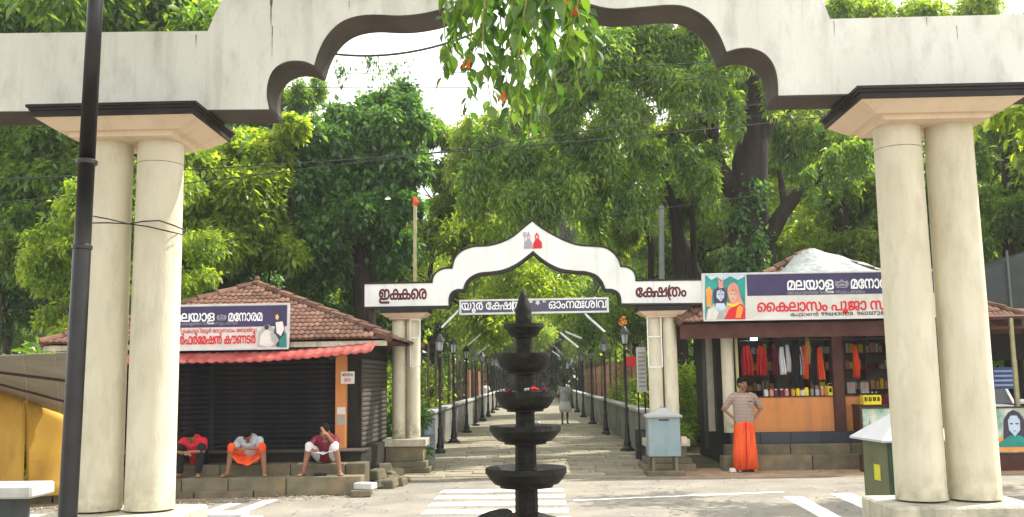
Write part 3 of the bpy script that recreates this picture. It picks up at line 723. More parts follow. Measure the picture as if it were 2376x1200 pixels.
# ================================================================== LAMP POSTS
def lamp_post(h, label, group, k=1.0):
    r = empty('lamp_post', (0,0,0), label, 'lamp post', group)
    mb = MB(); mb.lathe([(.15*k,0),(.15*k,.10),(.10*k,.14),(.115*k,.20),(.075*k,.30),(.06*k,.55),(.075*k,.60),(.05*k,.66),(.045*k,.95),(.062*k,.98),(.062*k,1.02),(.04*k,1.06),(.036*k,h-.62),(.055*k,h-.60),(.03*k,h-.55),(.03*k,h-.48)], 14)
    mb.build('pole', MT['black'], r, smooth=True)
    mb = MB(); mb.box(-.14*k,.14*k,-.14*k,.14*k,0,.09*k); mb.build('base', MT['black'], r)
    mb = MB(); mb.lathe([(.06*k,h-.46),(.085*k,h-.44),(.12*k,h-.22)], 6); mb.build('lantern_glass', MT['glass_lamp'], r)
    mb = MB(); mb.lathe([(.03*k,h-.50),(.09*k,h-.475),(.09*k,h-.455),(.05*k,h-.455)], 6); mb.lathe([(.175*k,h-.215),(.16*k,h-.20),(.06*k,h-.06),(.02*k,h-.03),(.012*k,h)], 6)
    for a in range(6):
        c, s = math.cos(a*math.pi/3), math.sin(a*math.pi/3); mb.bar((c*.088*k,s*.088*k,h-.46),(c*.125*k,s*.125*k,h-.21),.012,.012)
    mb.build('lantern_frame', MT['black'], r); return r
lp0 = lamp_post(3.0, 'x', 'black lamp posts along the walkway', .86); index_kids(lp0)
posts = [(-2.34,Y) for Y in (23.4,27.3,32.4,37.3,42,47,52,57,62,67)] + [(2.17,Y) for Y in (23.3,30.4,37.5,44.6,51.5,58.5,65.5)]
for i, (x, Y) in enumerate(posts):
    o = lp0 if i == 0 else copy_tree(lp0)
    o.location = (x, Y, 0); o.rotation_euler = (0,0,rnd.uniform(0,1)); s = rnd.uniform(.97,1.03); o.scale = (1,1,s)
    side = 'left' if x < 0 else 'right'; k = i if x < 0 else i-10
    ordn = ['nearest', 'second nearest', 'third nearest', 'fourth', 'fifth'][k] if k < 5 else None
    if ordn: o['label'] = f'{ordn} black lantern post on the {side} side of the walkway'
    else: o['label'] = f'small distant black lantern post, {NTH[k]} along the {side} wall of the walkway'
# near pole at the left edge of the view
YP = 5.4; pt = P(217, 0, YP); pb = P(152, 1200, YP)
npole = empty('lamp_post', (pb.x, YP, 0), 'thick black ribbed lamp pole close by, crossing the whole left of the view', 'lamp post')
xz = lambda row: P(217-65*row/1200, row, YP)
k_ = FPX/YP
mb = MB(); rb = xz(1200)
dx = (pt.x-pb.x)/(pt.z-pb.z)
mb.lathe([(.11,0),(.11,.12),(.075,.16),(.062,.3),(.052,.45),(.051,1.0),(.0495,xz(575).z),(.0495,xz(575).z+.001)], 24); 
o1 = mb.build('pole_lower', MT['black'], npole, smooth=True)
z1 = xz(572).z; z2 = xz(375).z
mb = MB(); mb.lathe([(.047,z1),(.046,z2)],24,cap=False); mb.lathe([(.046,z2),(.0435,xz(0).z),(.040,4.6)],24)
mb.build('pole_upper', MT['black'], npole, smooth=True)
for z_, r_ in ((z1,.056),(z2,.060)):
    mb = MB(); mb.lathe([(r_-.010,z_-.022),(r_,z_-.015),(r_,z_+.004),(r_-.007,z_+.010),(r_-.012,z_+.014)],24); mb.build('collar', MT['black'], npole, smooth=True)
mb = MB(); mb.lathe([(.09,4.62),(.17,4.95),(.10,4.62)],6); mb.build('lantern_glass', MT['glass_lamp'], npole)
mb = MB(); mb.lathe([(.03,4.58),(.10,4.60),(.10,4.62),(.03,4.62)],6); mb.lathe([(.23,4.955),(.21,4.98),(.05,5.2),(.01,5.3)],6); mb.build('lantern_frame', MT['black'], npole)
# lean of the pole as seen
npole.rotation_euler = (0, math.atan(dx)*1.0, 0)
# wires tied round pole and columns
mb = MB(); a = P(190,500,YP); b1 = P(300,520,6.75); c1 = P(365,512,6.74); d1 = P(428,540,6.95)
mb.tube([P(195,498,YP-.05), P(250,508,6.2), P(300,520,6.75), P(330,514,6.78), P(370,512,6.78), P(405,524,6.80), P(424,532,6.95)], .005, 6)
mb.tube([P(195,518,YP-.05), P(250,517,6.4), P(300,520,6.76), P(345,526,6.78), P(395,538,6.79), P(426,545,6.93)], .005, 6)
tag(mb.build('wire', MT['cable'], smooth=True), 'thin dark wires tied from the black pole around the left near columns', 'wire')

# tube lights slanting out from the posts
tubes = [((1357,728),(1404,770),23.2,'right, the largest'), ((1300,772),(1342,806),28,'right, second'), ((1311,769),(1350,785),30.2,'right, nearly level'), ((1285,802),(1308,824),37,'right, small'), ((1281,814),(1300,828),44,'right, tiny'),
         ((1064,720),(1024,760),23.3,'left, the largest'), ((1116,774),(1084,802),32,'left, second'), ((1136,800),(1108,820),40,'left, small')]
for a, b, Y, t in tubes:
    mb = MB(); p, q = P(*a, Y), P(*b, Y); mb.tube([p, q], .018, 8); mb.tube([p+(q-p)*.05-Vector((0,0,.03)), p+(q-p)*.95-Vector((0,0,.03))], .012, 6)
    tag(mb.build('tube_light', MT['tube']), f'white tube light slanting over the walkway, {t}', 'tube light', 'tube lights over the walkway')

# ================================================================== WALKWAY SIDES
def lowwall(x, y0, y1, lab, t=.22, h=.92):
    r = empty('low_wall', (x, y0, 0), lab, 'low wall')
    yy = y0
    while yy < y1:
        L_ = min(3.0, y1-yy); mb = MB(); mb.box(-t/2, t/2, yy-y0+.01, yy-y0+L_-.012, 0, h); mb.build('wall_panel', MT['wall'], r)
        mb = MB(); mb.box(-t/2-.05, t/2+.05, yy-y0+.005, yy-y0+L_-.008, h, h+.08); mb.build('coping', MT['coping'], r, bevel=.01)
        yy += L_
lowwall(-2.78, 22.2, 85, 'low grey plaster wall with coping along the left of the walkway')
lowwall(2.62, 22.4, 85, 'low grey plaster wall with coping along the right of the walkway')
mb = MB(); mb.box(4.3,4.55,40,85,0,2.6); lat = mb.build('brick_wall', MT['laterite']); tag(lat, 'tall orange laterite block wall behind the right walkway posts', 'wall')
mb = MB(); mb.box(-4.8,-4.55,66,90,0,2.5); lat = mb.build('brick_wall', MT['laterite']); tag(lat, 'tall orange block wall far down the left of the walkway', 'wall')
# bare areca poles standing behind the low walls with wire between
for side, xw, ys in (('left', -3.1, (24,25.6,27.5,29,31,33,35,37,39.5,42,45,48,51,55,59)), ('right', 3.0, (27.5,29.5,31.5,33.5,36,38.5,41,44,47,50,54,58))):
    for i, Y in enumerate(ys):
        mb = MB(); h = rnd.uniform(2.5,2.95); j = rnd.uniform(-.04,.04)
        mb.tube([(0,0,0),(j,0,h*.5),(j*1.5,.02,h)], [.045,.04,.032], 7)
        o = mb.build('palm_pole', MT['bark2']); o.location = (xw+rnd.uniform(-.1,.1), Y, 0)
        tag(o, f'{NTH[i]} bare brown pole from the near end behind the {side} low wall', 'pole', f'bare poles behind the {side} low wall')
    mb = MB()
    for z in (1.5, 2.1, 2.65): mb.tube([(xw,ys[0],z),(xw,ys[-1],z)], .006, 4)
    for k in range(46): mb.bar((xw, ys[0]+k*.75, 1.0), (xw, ys[0]+k*.75, 2.66), .006, .006)
    tag(mb.build('wire_fence', MT['cable']), f'thin wire netting strung between the poles on the {side} of the walkway', 'fence')

# tall flag pole and grey pole behind the far gateway
p = P(962,655,21.5); q = P(963,470,21.5)
fp = empty('flag_pole', (p.x,21.5,0), 'pale thin flag pole with a furled red flag behind the far gateway', 'flag pole')
mb = MB(); mb.tube([(0,0,0),(q.x-p.x,0,q.z)], [.055,.042], 10); mb.build('pole', MT['pole_pale'], fp, smooth=True)
mb = MB(); mb.tube([(q.x-p.x,0,q.z-.12),(q.x-p.x+.02,0,q.z),(q.x-p.x-.01,0,q.z+.12)], [.03,.07,.03], 8); mb.build('flag', MT['flag'], fp, smooth=True)
p = P(1526,650,22); q = P(1534,478,22); mb = MB(); mb.tube([(0,0,0),(q.x-p.x,0,q.z)], [.085,.06], 10)
o = mb.build('utility_pole', MT['pole_grey'], smooth=True); o.location = (p.x,22,0); tag(o, 'grey utility pole rising behind the right side of the far gateway', 'utility pole')
# overhead cables
for (a, b, Y, r_, lab) in (((700,112),(1140,60),13,.016,'thick leafy black cable across the bright sky'), ((-100,480),(2600,90),15,.008,'thin cable sloping up to the right over the trees'), ((600,200),(2500,100),14,.006,'thin cable just under the near arch'), ((620,168),(2500,60),14.4,.006,'upper thin cable under the near arch'),
                        ((-100,420),(2600,190),17,.010,'low thick cable crossing in front of the tree trunks'), ((1200,520),(2500,300),20,.008,'cable rising to the right past the large trunk'), ((500,245),(2500,240),18,.005,'faint level cable below the arch')):
    pA, pB = P(*a, Y), P(*b, Y); mb = MB(); pts = []
    for k in range(17):
        t = k/16; v = pA.lerp(pB, t); v.z -= .25*4*t*(1-t); pts.append(v)
    mb.tube(pts, r_, 6); tag(mb.build('overhead_cable', MT['cable'], smooth=True), lab, 'cable', 'overhead cables')
# orange om sign, white notice, drums
o = lettering('om_sign', 'ॐ', P(1436,758,22.5).x, P(1436,758,22.5).z, .19, .17, 22.5, mat('amber_sign', (.75,.25,.03), .5), None, bold=.02, depth=.02); tag(o, 'small orange curled symbol sign hanging in front of the leaves', 'sign')
nb = empty('notice_board', (P(1490,905,20.5).x,20.5,0), 'tall white notice board leaning beside the right far column', 'notice board', rz=.5)
mb = MB(); mb.box(-.11,.11,-.015,.015,1.45,2.4); mb.build('board', MT['pwhite'], nb); 
for k in range(9):
    mb = MB(); mb.box(-.085,.085,-.0185,-.016,1.56+k*.088,1.59+k*.088); mb.build('text_line', mat('faded_ink',(.3,.33,.34),.7) if k == 0 else bpy.data.materials['faded_ink'], nb)
for s in (-1,1):
    mb = MB(); mb.box(s*.085-.012,s*.085+.012,.015,.035,0,2.3); mb.build('leg', MT['black'], nb)
def drum(loc, r_, h, m, lab):
    d = empty('drum', loc, lab, 'drum')
    mb = MB(); mb.lathe([(r_,0),(r_,h*.32),(r_*1.04,h*.335),(r_*1.04,h*.35),(r_,h*.365),(r_,h*.64),(r_*1.04,h*.655),(r_*1.04,h*.67),(r_,h*.685),(r_,h-.02),(r_*.96,h)], 28); mb.build('body', MT[m], d, smooth=True)
    mb = MB(); mb.lathe([(r_*.95,h),(r_*1.05,h+.005),(r_*1.05,h+.03),(r_*.9,h+.035)], 28); mb.build('rim', MT[m], d, smooth=True)
drum((2.34,21.0,0), .22, .62, 'black', 'black drum on the ground between the lamp post and the grey box')
drum((2.72,21.7,0), .24, .82, 'blue_grey', 'blue-grey drum at the end of the right low wall')
drum((-2.46,21.0,0), .25, .92, 'blue_grey', 'blue-grey drum against the end of the left low wall')
mb = MB(); mb.box(P(1450,850,26).x, P(1475,850,26).x, 26, 26.05, P(1450,850,26).z, P(1450,828,26).z); o = mb.build('sign_board', MT['red_ink']); tag(o, 'small red board above the hedge behind the right lamp posts', 'sign')

# grey collection box on a stone block
YB = 17.5; a = P(1506,1060,YB); b = P(1577,968,YB); xm = (a.x+b.x)/2; hw = (b.x-a.x)/2
gb = empty('collection_box', (xm, YB+.2, 0), 'grey-blue metal box with peaked lid on legs in front of the right far column', 'box')
mb = MB(); mb.box(-hw*1.0,hw*1.0,-.22,.22,a.z,b.z); mb.build('body', MT['grey_box'], gb, bevel=.01)
mb = MB(); mb.box(-hw*1.13,hw*1.13,-.27,.27,b.z,b.z+.035); n=len(mb.v); h_=.13
mb.v += [(-hw*1.1,-.25,b.z+.035),(hw*1.1,-.25,b.z+.035),(hw*1.1,.25,b.z+.035),(-hw*1.1,.25,b.z+.035),(-.06,-.05,b.z+.035+h_),(.06,-.05,b.z+.035+h_),(.06,.05,b.z+.035+h_),(-.06,.05,b.z+.035+h_)]
for f in ((4,5,6,7),(0,1,5,4),(1,2,6,5),(2,3,7,6),(3,0,4,7)): mb.f.append(tuple(n+i for i in f)); mb.m.append(0)
mb.build('lid', MT['coping'], gb)
mb = MB(); mb.ell((0,0,b.z+.19),(.035,.035,.045)); mb.build('knob', MT['coping'], gb, smooth=True)
mb = MB(); mb.box(-.09,.09,-.225,-.221,b.z-.06,b.z-.035); mb.build('slot', MT['ink'], gb)
for sx in (-1,1):
    for sy in (-1,1): mb = MB(); mb.box(sx*hw*.72-.025,sx*hw*.72+.025,sy*.17-.025,sy*.17+.025,.09,a.z); mb.build('leg', MT['granite'], gb)
mb = MB(); mb.box(-.34,.34,-.28,.28,0,.09); mb.build('footing', MT['granite'], gb, bevel=.01)
mb = MB(); mb.box(hw+.02,hw+.12,-.15,.05,.56,.68); mb.build('side_pocket', MT['peach'], gb)

# ================================================================== TILED ROOFS
tile_me = None
def get_tile():
    global tile_me
    if tile_me: return tile_me
    mb = MB(); n = 9; w_ = .205; L_ = .24
    prof = []
    for i in range(n):
        u = i/(n-1); prof.append((-w_/2+u*w_, .020*abs(math.sin(u*math.pi*2))+.004))
    for y_, dz in ((0,.022),(L_,.0)):
        for x_, z_ in prof: mb.v.append((x_, y_, z_+dz))
    for y_, dz in ((0,.0),(L_,-.010)):
        for x_, z_ in ((prof[0][0],0),(prof[-1][0],0)): mb.v.append((x_, y_, dz))
    for i in range(n-1): mb.f.append((i, i+1, n+i+1, n+i)); mb.m.append(0)
    mb.f.append(tuple(range(n)) + (2*n+1, 2*n)); mb.m.append(0)
    tile_me = mb.mesh('roof_tile', MT['tile']); return tile_me
def roof_face(parent, A, B, C_, limit, start=0.0):
    """triangle A,B (eave, left to right seen from outside) and apex C"""
    A, B, C_ = Vector(A), Vector(B), Vector(C_)
    ux = (B-A).normalized(); foot = A + ux*((C_-A).dot(ux)); uy = (C_-foot); H = uy.length; uy.normalize(); nz_ = ux.cross(uy)
    W = (B-A).length; fx = (foot-A).length
    rot = Matrix((ux, uy, nz_)).transposed().to_euler()
    me = get_tile(); cnt = 0; rows = int(H/.165); rest = []
    for r_ in range(rows):
        v = r_*.165 - .03
        lo_ = fx*(max(v,0)+.12)/H; hi = W-(W-fx)*(max(v,0)+.12)/H
        k0 = int(lo_/.2)+1 if r_ else 0; k1 = int(hi/.2)
        for k in range(k0, k1):
            p = A + ux*(k*.2+.1+rnd.uniform(-.006,.006)) + uy*(v+rnd.uniform(-.012,.012)) + nz_*(.012+r_*0+rnd.uniform(0,.008))
            if cnt < limit: obj('roof_tile', me, parent, loc=p, rot=rot)
            else: rest.append(p)
            cnt += 1
    if rest:
        Rm = rot.to_matrix(); VV = []; FF = []
        for p in rest:
            off = len(VV); VV += [tuple(Rm@v.co+p) for v in me.vertices]; FF += [tuple(off+i for i in q.vertices) for q in me.polygons]
        m2 = bpy.data.meshes.new('tile_field'); m2.from_pydata(VV,[],FF); m2.materials.append(MT['tile']); o = obj('tile_field', m2, parent); o['kind'] = 'stuff'
def ridge(parent, A, B, n=None):
    A, B = Vector(A), Vector(B); d = B-A; n = int(d.length/.36)
    for k in range(n):
        p = A+d*(k/n); q = A+d*((k+1.12)/n); mb = MB(); mb.tube([p+Vector((0,0,.02)), q+Vector((0,0,.005))], [.085,.07], 8)
        mb.build('ridge_tile', MT['tile'], parent, smooth=True)
def hip_roof(parent, x0, x1, y0, y1, ze, apex, faces):
    mb = MB(); c = [(x0,y0,ze),(x1,y0,ze),(x1,y1,ze),(x0,y1,ze)]
    for i in range(4): mb.poly([c[i], c[(i+1)%4], apex])
    mb.poly([(x0,y0,ze-.03),(x0,y1,ze-.03),(x1,y1,ze-.03),(x1,y0,ze-.03)])
    roof = mb.build('roof', MT['deck'], parent)
    for f, lim in faces: roof_face(roof, c[f], c[(f+1)%4], apex, lim)
    for i in (0,1,2): ridge(roof, c[i] if i != 3 else c[3], apex)
    return roof

# ================================================================== LEFT BUILDING (information counter)
lb = empty('shop_building', (0,0,0), 'closed shop with dark shutters, orange corner pillar and mossy tiled hip roof on the left', 'shop')
XL, XR, YF, YK = -8.0, -3.02, 16.5, 19.6
ap = P(596, 661, 18.2)
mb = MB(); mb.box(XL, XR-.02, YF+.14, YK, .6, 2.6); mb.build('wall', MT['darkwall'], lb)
# ledge, steps from stone blocks
mb = MB(); mb.box(XL-.1, XR+.12, 15.95, YK+.1, .0, .62); mb.build('ledge', MT['darkwall'], lb)
mb = MB(); mb.box(XL-.1, XR+.16, 15.88, 16.5, .62, .637); mb.build('ledge_top', MT['shutter2'], lb)
def blocks(parent, nm, x0, x1, y0, y1, z0, z1, L_, m='granite', jit=.006):
    x = x0
    while x < x1-.05:
        l = min(L_*rnd.uniform(.75,1.25), x1-x)
        if x1-(x+l) < .25: l = x1-x
        mb = MB(); mb.box(0, l-.014, 0, y1-y0, 0, z1-z0)
        o = mb.build(nm, MT[m], parent, bevel=.008); o.location = (x, y0+rnd.uniform(-jit,jit), z0+rnd.uniform(-jit,0)); x += l
blocks(lb, 'step_stone', XL-.2, -2.75, 15.55, 15.97, 0, .462, .95)
blocks(lb, 'step_stone', XL-.3, -2.75, 15.2, 15.56, 0, .287, .85)
# shutters
def shutter(parent, a, b, z0, z1, m, pitch=.085, nm='shutter_slat'):
    a = Vector((*a,0)); b = Vector((*b,0)); d = b-a; L_ = d.length; ang = math.atan2(d.y, d.x); n = int((z1-z0)/pitch)
    mb = MB()
    prof = [(0,0),(-.014,.012),(-.020,.04),(-.012,.066),(0,.078),(.008,.078),(.008,0)]
    for x_ in (0, L_):
        for y_, z_ in prof: mb.v.append((x_, y_, z_*pitch/.085))
    q = len(prof)
    for i in range(q): mb.f.append((i,(i+1)%q,q+(i+1)%q,q+i)); mb.m.append(0)
    mb.f += [tuple(range(q)), tuple(reversed(range(q,2*q)))]; mb.m += [0,0]
    me = mb.mesh(nm, MT[m])
    for k in range(n): obj(nm, me, parent, loc=(a.x, a.y, z0+k*pitch), rot=(0,0,ang))
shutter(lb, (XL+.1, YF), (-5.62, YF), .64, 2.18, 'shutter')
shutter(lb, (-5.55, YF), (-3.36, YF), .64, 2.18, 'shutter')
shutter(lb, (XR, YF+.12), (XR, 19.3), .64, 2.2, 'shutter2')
for x in (-5.585,):
    mb = MB(); mb.box(x-.035, x+.035, YF-.02, YF+.1, .637, 2.3); mb.build('shutter_rail', MT['shutter'], lb)
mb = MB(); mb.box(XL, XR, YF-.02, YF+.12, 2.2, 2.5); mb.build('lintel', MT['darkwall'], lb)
pw = (P(780,900,YF).x, P(803,900,YF).x)
mb = MB(); mb.box(pw[0], pw[1], YF-.06, YF+.12, .638, 2.6); mb.build('pillar', MT['orange'], lb)
for (r0, r1, m) in ((945,962,'pwhite'),(964,986,'coping')):
    a = P(782, r1, YF-.064); b = P(801, r0, YF-.064); mb = MB(); mb.box(a.x,b.x,YF-.066,YF-.0605,a.z,b.z); mb.build('poster', MT[m], lb)
# roof
xr = P(905, 780, 15.9).x
roof = hip_roof(lb, -8.3, xr, 15.85, 20.6, P(790,787,15.85).z, (ap.x, 18.2, ap.z), ((0,230),(1,60)))
mb = MB(); ze = P(790,787,15.85).z; mb.box(-8.25, xr-.05, 15.86, 15.90, ze-.12, ze-.032); mb.build('fascia', MT['plinth'], lb)
mb = MB(); mb.lathe([(.11,0),(.12,.05),(.05,.08),(.06,.12),(.02,.17)], 10, (ap.x, 18.2, ap.z)); mb.build('finial', MT['tile'], roof)
# scalloped awning along the front, turning the right corner
mb = MB(); n = 420; x0 = -8.2; x1 = -2.62; za = P(600,838,15.3).z; zb_ = P(600,816,15.75).z
for j in range(3):
    for i in range(n+1):
        x = x0 + (x1-x0)*i/n; t = j/2; y = 15.25 + .55*t
        lift = max(0, (x+4.6))**1.4*.048 
        z = za + (zb_-za)*t*1.0 + lift - .026*abs(math.sin(i*.27))*(1-.5*t)
        mb.v.append((x+.10*t*0, y, z))
for j in range(2):
    for i in range(n): a = j*(n+1)+i; mb.f.append((a,a+1,a+n+2,a+n+1)); mb.m.append(0)
aw = mb.build('awning', MT['awning'], lb, smooth=True); md = aw.modifiers.new('thick','SOLIDIFY'); md.thickness = .012
for x in (-7.6,-5.6,-3.3):
    mb = MB(); mb.bar((x, YF-.03, 2.25), (x, 15.3, za+.02), .03, .03); mb.build('bracket', MT['black'], lb)
# small hanging plate
a = P(791, 891, 16.1); b = P(822, 862, 16.1); pl = empty('sign_plate', (a.x,16.1,a.z), 'small white plate with faded red lines on the orange corner pillar', 'sign')
mb = MB(); mb.box(a.x,b.x,16.1,16.13,a.z,b.z); loc_build(mb,'plate',MT['pwhite'],pl)
o = lettering('lettering', 'േദവസം', a.x+.02, a.z+.13, b.x-a.x-.04, .045, 16.099, MT['maroon_cloth'], None, bold=.02, depth=.001); to_local(o, pl)
o = lettering('lettering', 'േറ|ാഡ', a.x+.06, a.z+.04, b.x-a.x-.12, .05, 16.099, MT['red_ink'], None, bold=.02, depth=.001); to_local(o, pl)

# signboards --------------------------------------------------------------
def sign_base(name, Y, pxl, pxr, top, bot, split, label, cat='sign', navy_from=None):
    """top/bot/split given as photo rows at the middle column"""
    xm_ = (pxl+pxr)/2; a = P(pxl, bot, Y); b = P(pxr, top, Y); zt = P(xm_, top, Y).z; zb = P(xm_, bot, Y).z; zs = P(xm_, split, Y).z
    s = empty(name, ((a.x+b.x)/2, Y, zb), label, cat)
    mb = MB(); mb.box(a.x, b.x, Y, Y+.06, zb, zt); loc_build(mb, 'board', MT['pwhite'], s)
    nx = a.x if navy_from is None else P(navy_from, top, Y).x
    mb = MB(); mb.box(nx+.012, b.x-.012, Y-.004, Y-.001, zs, zt-.012); loc_build(mb, 'upper_panel', MT['navy'], s)
    mb = MB()
    for (x0,x1,z0,z1) in ((a.x-.02,b.x+.02,zb-.025,zb),(a.x-.02,b.x+.02,zt,zt+.025),(a.x-.025,a.x,zb,zt),(b.x,b.x+.025,zb,zt)): mb.box(x0,x1,Y-.012,Y+.06,z0,z1)
    loc_build(mb, 'frame', MT['alu'], s)
    return s, a.x, b.x, zb, zs, zt
def put(s, Y, txt, x0, x1, z0, z1, m, bold=.01, nm='lettering'):
    o = lettering(nm, txt, x0, z0, x1-x0, z1-z0, Y-.006, MT[m], None, bold=bold*.6, depth=.002); to_local(o, s)
def crest(s, Y, xc, zc, wd, m='alu'):
    mb = MB(); h = wd*.62
    mb.prism([(xc-wd/2,zc-h*.1),(xc-wd*.42,zc+h*.34),(xc-wd*.2,zc+h*.22),(xc,zc+h*.5),(xc+wd*.2,zc+h*.22),(xc+wd*.42,zc+h*.34),(xc+wd/2,zc-h*.1),(xc+wd*.34,zc-h*.5),(xc-wd*.34,zc-h*.5)], Y-.008, Y-.0045)
    loc_build(mb, 'crest', MT[m], s)
    mb = MB(); mb.prism([(xc-wd*.3,zc-h*.05),(xc,zc+h*.22),(xc+wd*.3,zc-h*.05),(xc+wd*.25,zc-h*.15),(xc,zc+h*.08),(xc-wd*.25,zc-h*.15)], Y-.011, Y-.0085); mb.prism([(xc-wd*.25,zc-h*.28),(xc+wd*.25,zc-h*.28),(xc+wd*.22,zc-h*.38),(xc-wd*.22,zc-h*.38)], Y-.011, Y-.0085)
    loc_build(mb, 'crest_band', MT['navy'], s)
MT['crest'] = mat('crest_grey', (.24,.23,.27), .5)
Y = 15.75
s, xa, xb, zb, zs, zt = sign_base('signboard', Y, 392, 668, 709, 809, 759, 'navy and white signboard with red letters hung on the left tiled roof')
pxz = lambda px, row: P(px, row, Y)
put(s, Y, 'മലയാള', pxz(404,755).x, pxz(498,755).x, pxz(450,746).z, pxz(450,726).z, 'tube', .025)
crest(s, Y, pxz(514,755).x, pxz(514,736).z, .17, 'crest')
put(s, Y, 'മേനാരമ', pxz(530,755).x, pxz(609,755).x, pxz(560,745).z, pxz(560,725).z, 'tube', .025)
put(s, Y, 'മലയാളതതിെൻറ സു(പഭാതം', pxz(412,755).x, pxz(552,755).x, pxz(480,754).z, pxz(480,748).z, 'crest', .01)
put(s, Y, '(ശീ െകാടടിയൂർ േദവസവം േബാർഡ', pxz(402,755).x, pxz(596,755).x, pxz(480,772).z, pxz(480,764).z, 'red_ink', .01)
put(s, Y, 'ഇൻഫർേമഷൻ കൗണടർ', pxz(396,755).x, pxz(594,755).x, pxz(480,798).z, pxz(480,779).z, 'red_ink', .04)
# generic group picture at the right end of the board
def blob(s, Y, pts, m, k=0, nm='picture_shape'):
    mb = MB(); mb.prism([(pxz(px, r).x, pxz(px, r).z) for px, r in pts], Y-.008-k*.003, Y-.0045); loc_build(mb, nm, MT[m], s)
MT['picdark'] = mat('picture_dark', (.05,.04,.07), .5); MT['picgrey'] = mat('picture_grey', (.36,.38,.36), .5); MT['picwhite'] = mat('picture_white', (.62,.62,.58), .5)
blob(s, Y, [(600,770),(612,757),(620,752),(628,757),(640,766),(650,782),(652,805),(598,805)], 'picgrey', 0)
blob(s, Y, [(605,778),(618,764),(632,772),(640,796),(626,806),(602,800)], 'picwhite', 1)
blob(s, Y, [(636,722),(643,720),(650,728),(652,748),(660,756),(662,805),(642,805),(636,770),(640,748),(634,735)], 'picdark', 1)
blob(s, Y, [(640,748),(656,746),(660,764),(652,780),(642,772)], 'picwhite', 2)
blob(s, Y, [(650,788),(664,772),(665,806),(648,806)], 'teal', 3)
blob(s, Y, [(614,757),(620,752),(625,758),(622,765),(615,765)], 'picdark', 3)
blob(s, Y, [(640,732),(645,729),(648,736),(645,743),(640,740)], 'face_print', 4)
blob(s, Y, [(628,772),(640,776),(648,790),(640,800),(630,790)], 'picgrey', 3)

# right building -----------------------------------------------------------
rb = empty('shop_building', (0,0,0), 'open pooja shop with orange counter, dark brown beam and tiled roof on the right', 'shop')
X0, X1, YS = 2.95, 9.0, 19.1
ez = P(1800, 744, 18.4).z
apx = P(1872, 585, 20.6)
mb = MB(); mb.box(3.75, X1, YS-.2, 22.4, 0, .655); mb.build('floor_base', MT['shutter'], rb)
for k in range(9):   # polished tiles on the base front
    mb = MB(); x = 3.76+k*.58; mb.box(x, x+.572, YS-.225, YS-.2, .455, .664); mb.build('base_tile', MT['blue_black'] if 'blue_black' in MT else MT.setdefault('blue_black', mat('slate_tile', (.035,.04,.055), .35, (.05,.055,.07), 2, rand=.15)), rb)
blocks(rb, 'step_stone', 3.62, 8.6, 18.60, 18.92, 0, .448, 1.5)
blocks(rb, 'step_stone', 3.48, 8.6, 18.25, 18.61, 0, .266, 1.6)
hip_roof(rb, 2.75, 9.35, 18.4, 22.8, ez, (apx.x, 20.6, apx.z), ((0,200),(1,40),(3,40)))
mb = MB(); mb.box(2.8, 9.3, 18.46, 18.52, ez-.32, ez-.035); mb.build('beam', MT['brown'], rb)
mb = MB(); mb.box(2.8, 9.3, 18.52, 22.6, ez-.06, ez-.032); mb.build('ceiling', MT['brown'], rb)
def vpost(px0, px1, Y, z0, z1, m, nm='pillar', d=.2, par=None, rnded=False):
    a = P(px0, 900, Y).x; b = P(px1, 900, Y).x
    if rnded: mb = MB(); mb.lathe([((b-a)/2, z0), ((b-a)/2, z1)], 20, ((a+b)/2, Y+(b-a)/2, 0)); return mb.build(nm, MT[m], par or rb, smooth=True)
    mb = MB(); mb.box(a, b, Y, Y+d, z0, z1); return mb.build(nm, MT[m], par or rb)
vpost(1679,1708,18.95,.66,ez-.06,'cream',rnded=True)
vpost(1641,1661,19.6,.66,ez-.06,'plinth')
vpost(1661,1679,19.3,.66,ez-.06,'darkwall')
vpost(1633,1641,19.6,.3,ez-.06,'black','post',.08)
vpost(1710,1716,18.93,.66,ez-.3,'pole_pale','post',.05)
vpost(1936,1960,19.0,.66,ez-.06,'brown','post',.14)
vpost(2240,2262,19.0,.66,ez-.06,'brown','post',.14)
mb = MB(); mb.box(3.9, X1, 22.3, 22.4, .66, ez-.06); mb.build('back_wall', MT['inwall'], rb)
mb = MB(); mb.box(3.72, 3.82, 20.2, 22.4, .66, ez-.06); mb.build('side_wall', MT['darkwall'], rb)
mb = MB(); mb.box(X1-.1, X1, 19.3, 22.3, .66, ez-.06); mb.build('side_wall', MT['darkwall'], rb)
# counter front panels
ctop = P(1850, 919, YS).z
for (p0,p1) in ((1712,1936),(1961,1998)):
    a = P(p0,900,YS).x; b = P(p1,900,YS).x; mb = MB(); mb.box(a,b,YS+.02,YS+.10,.657,ctop-.02); mb.build('counter_front', MT['orange'], rb)
    mb = MB(); mb.box(a,b,YS,YS+.55,ctop-.02,ctop); mb.build('counter_top', MT['brown'], rb)
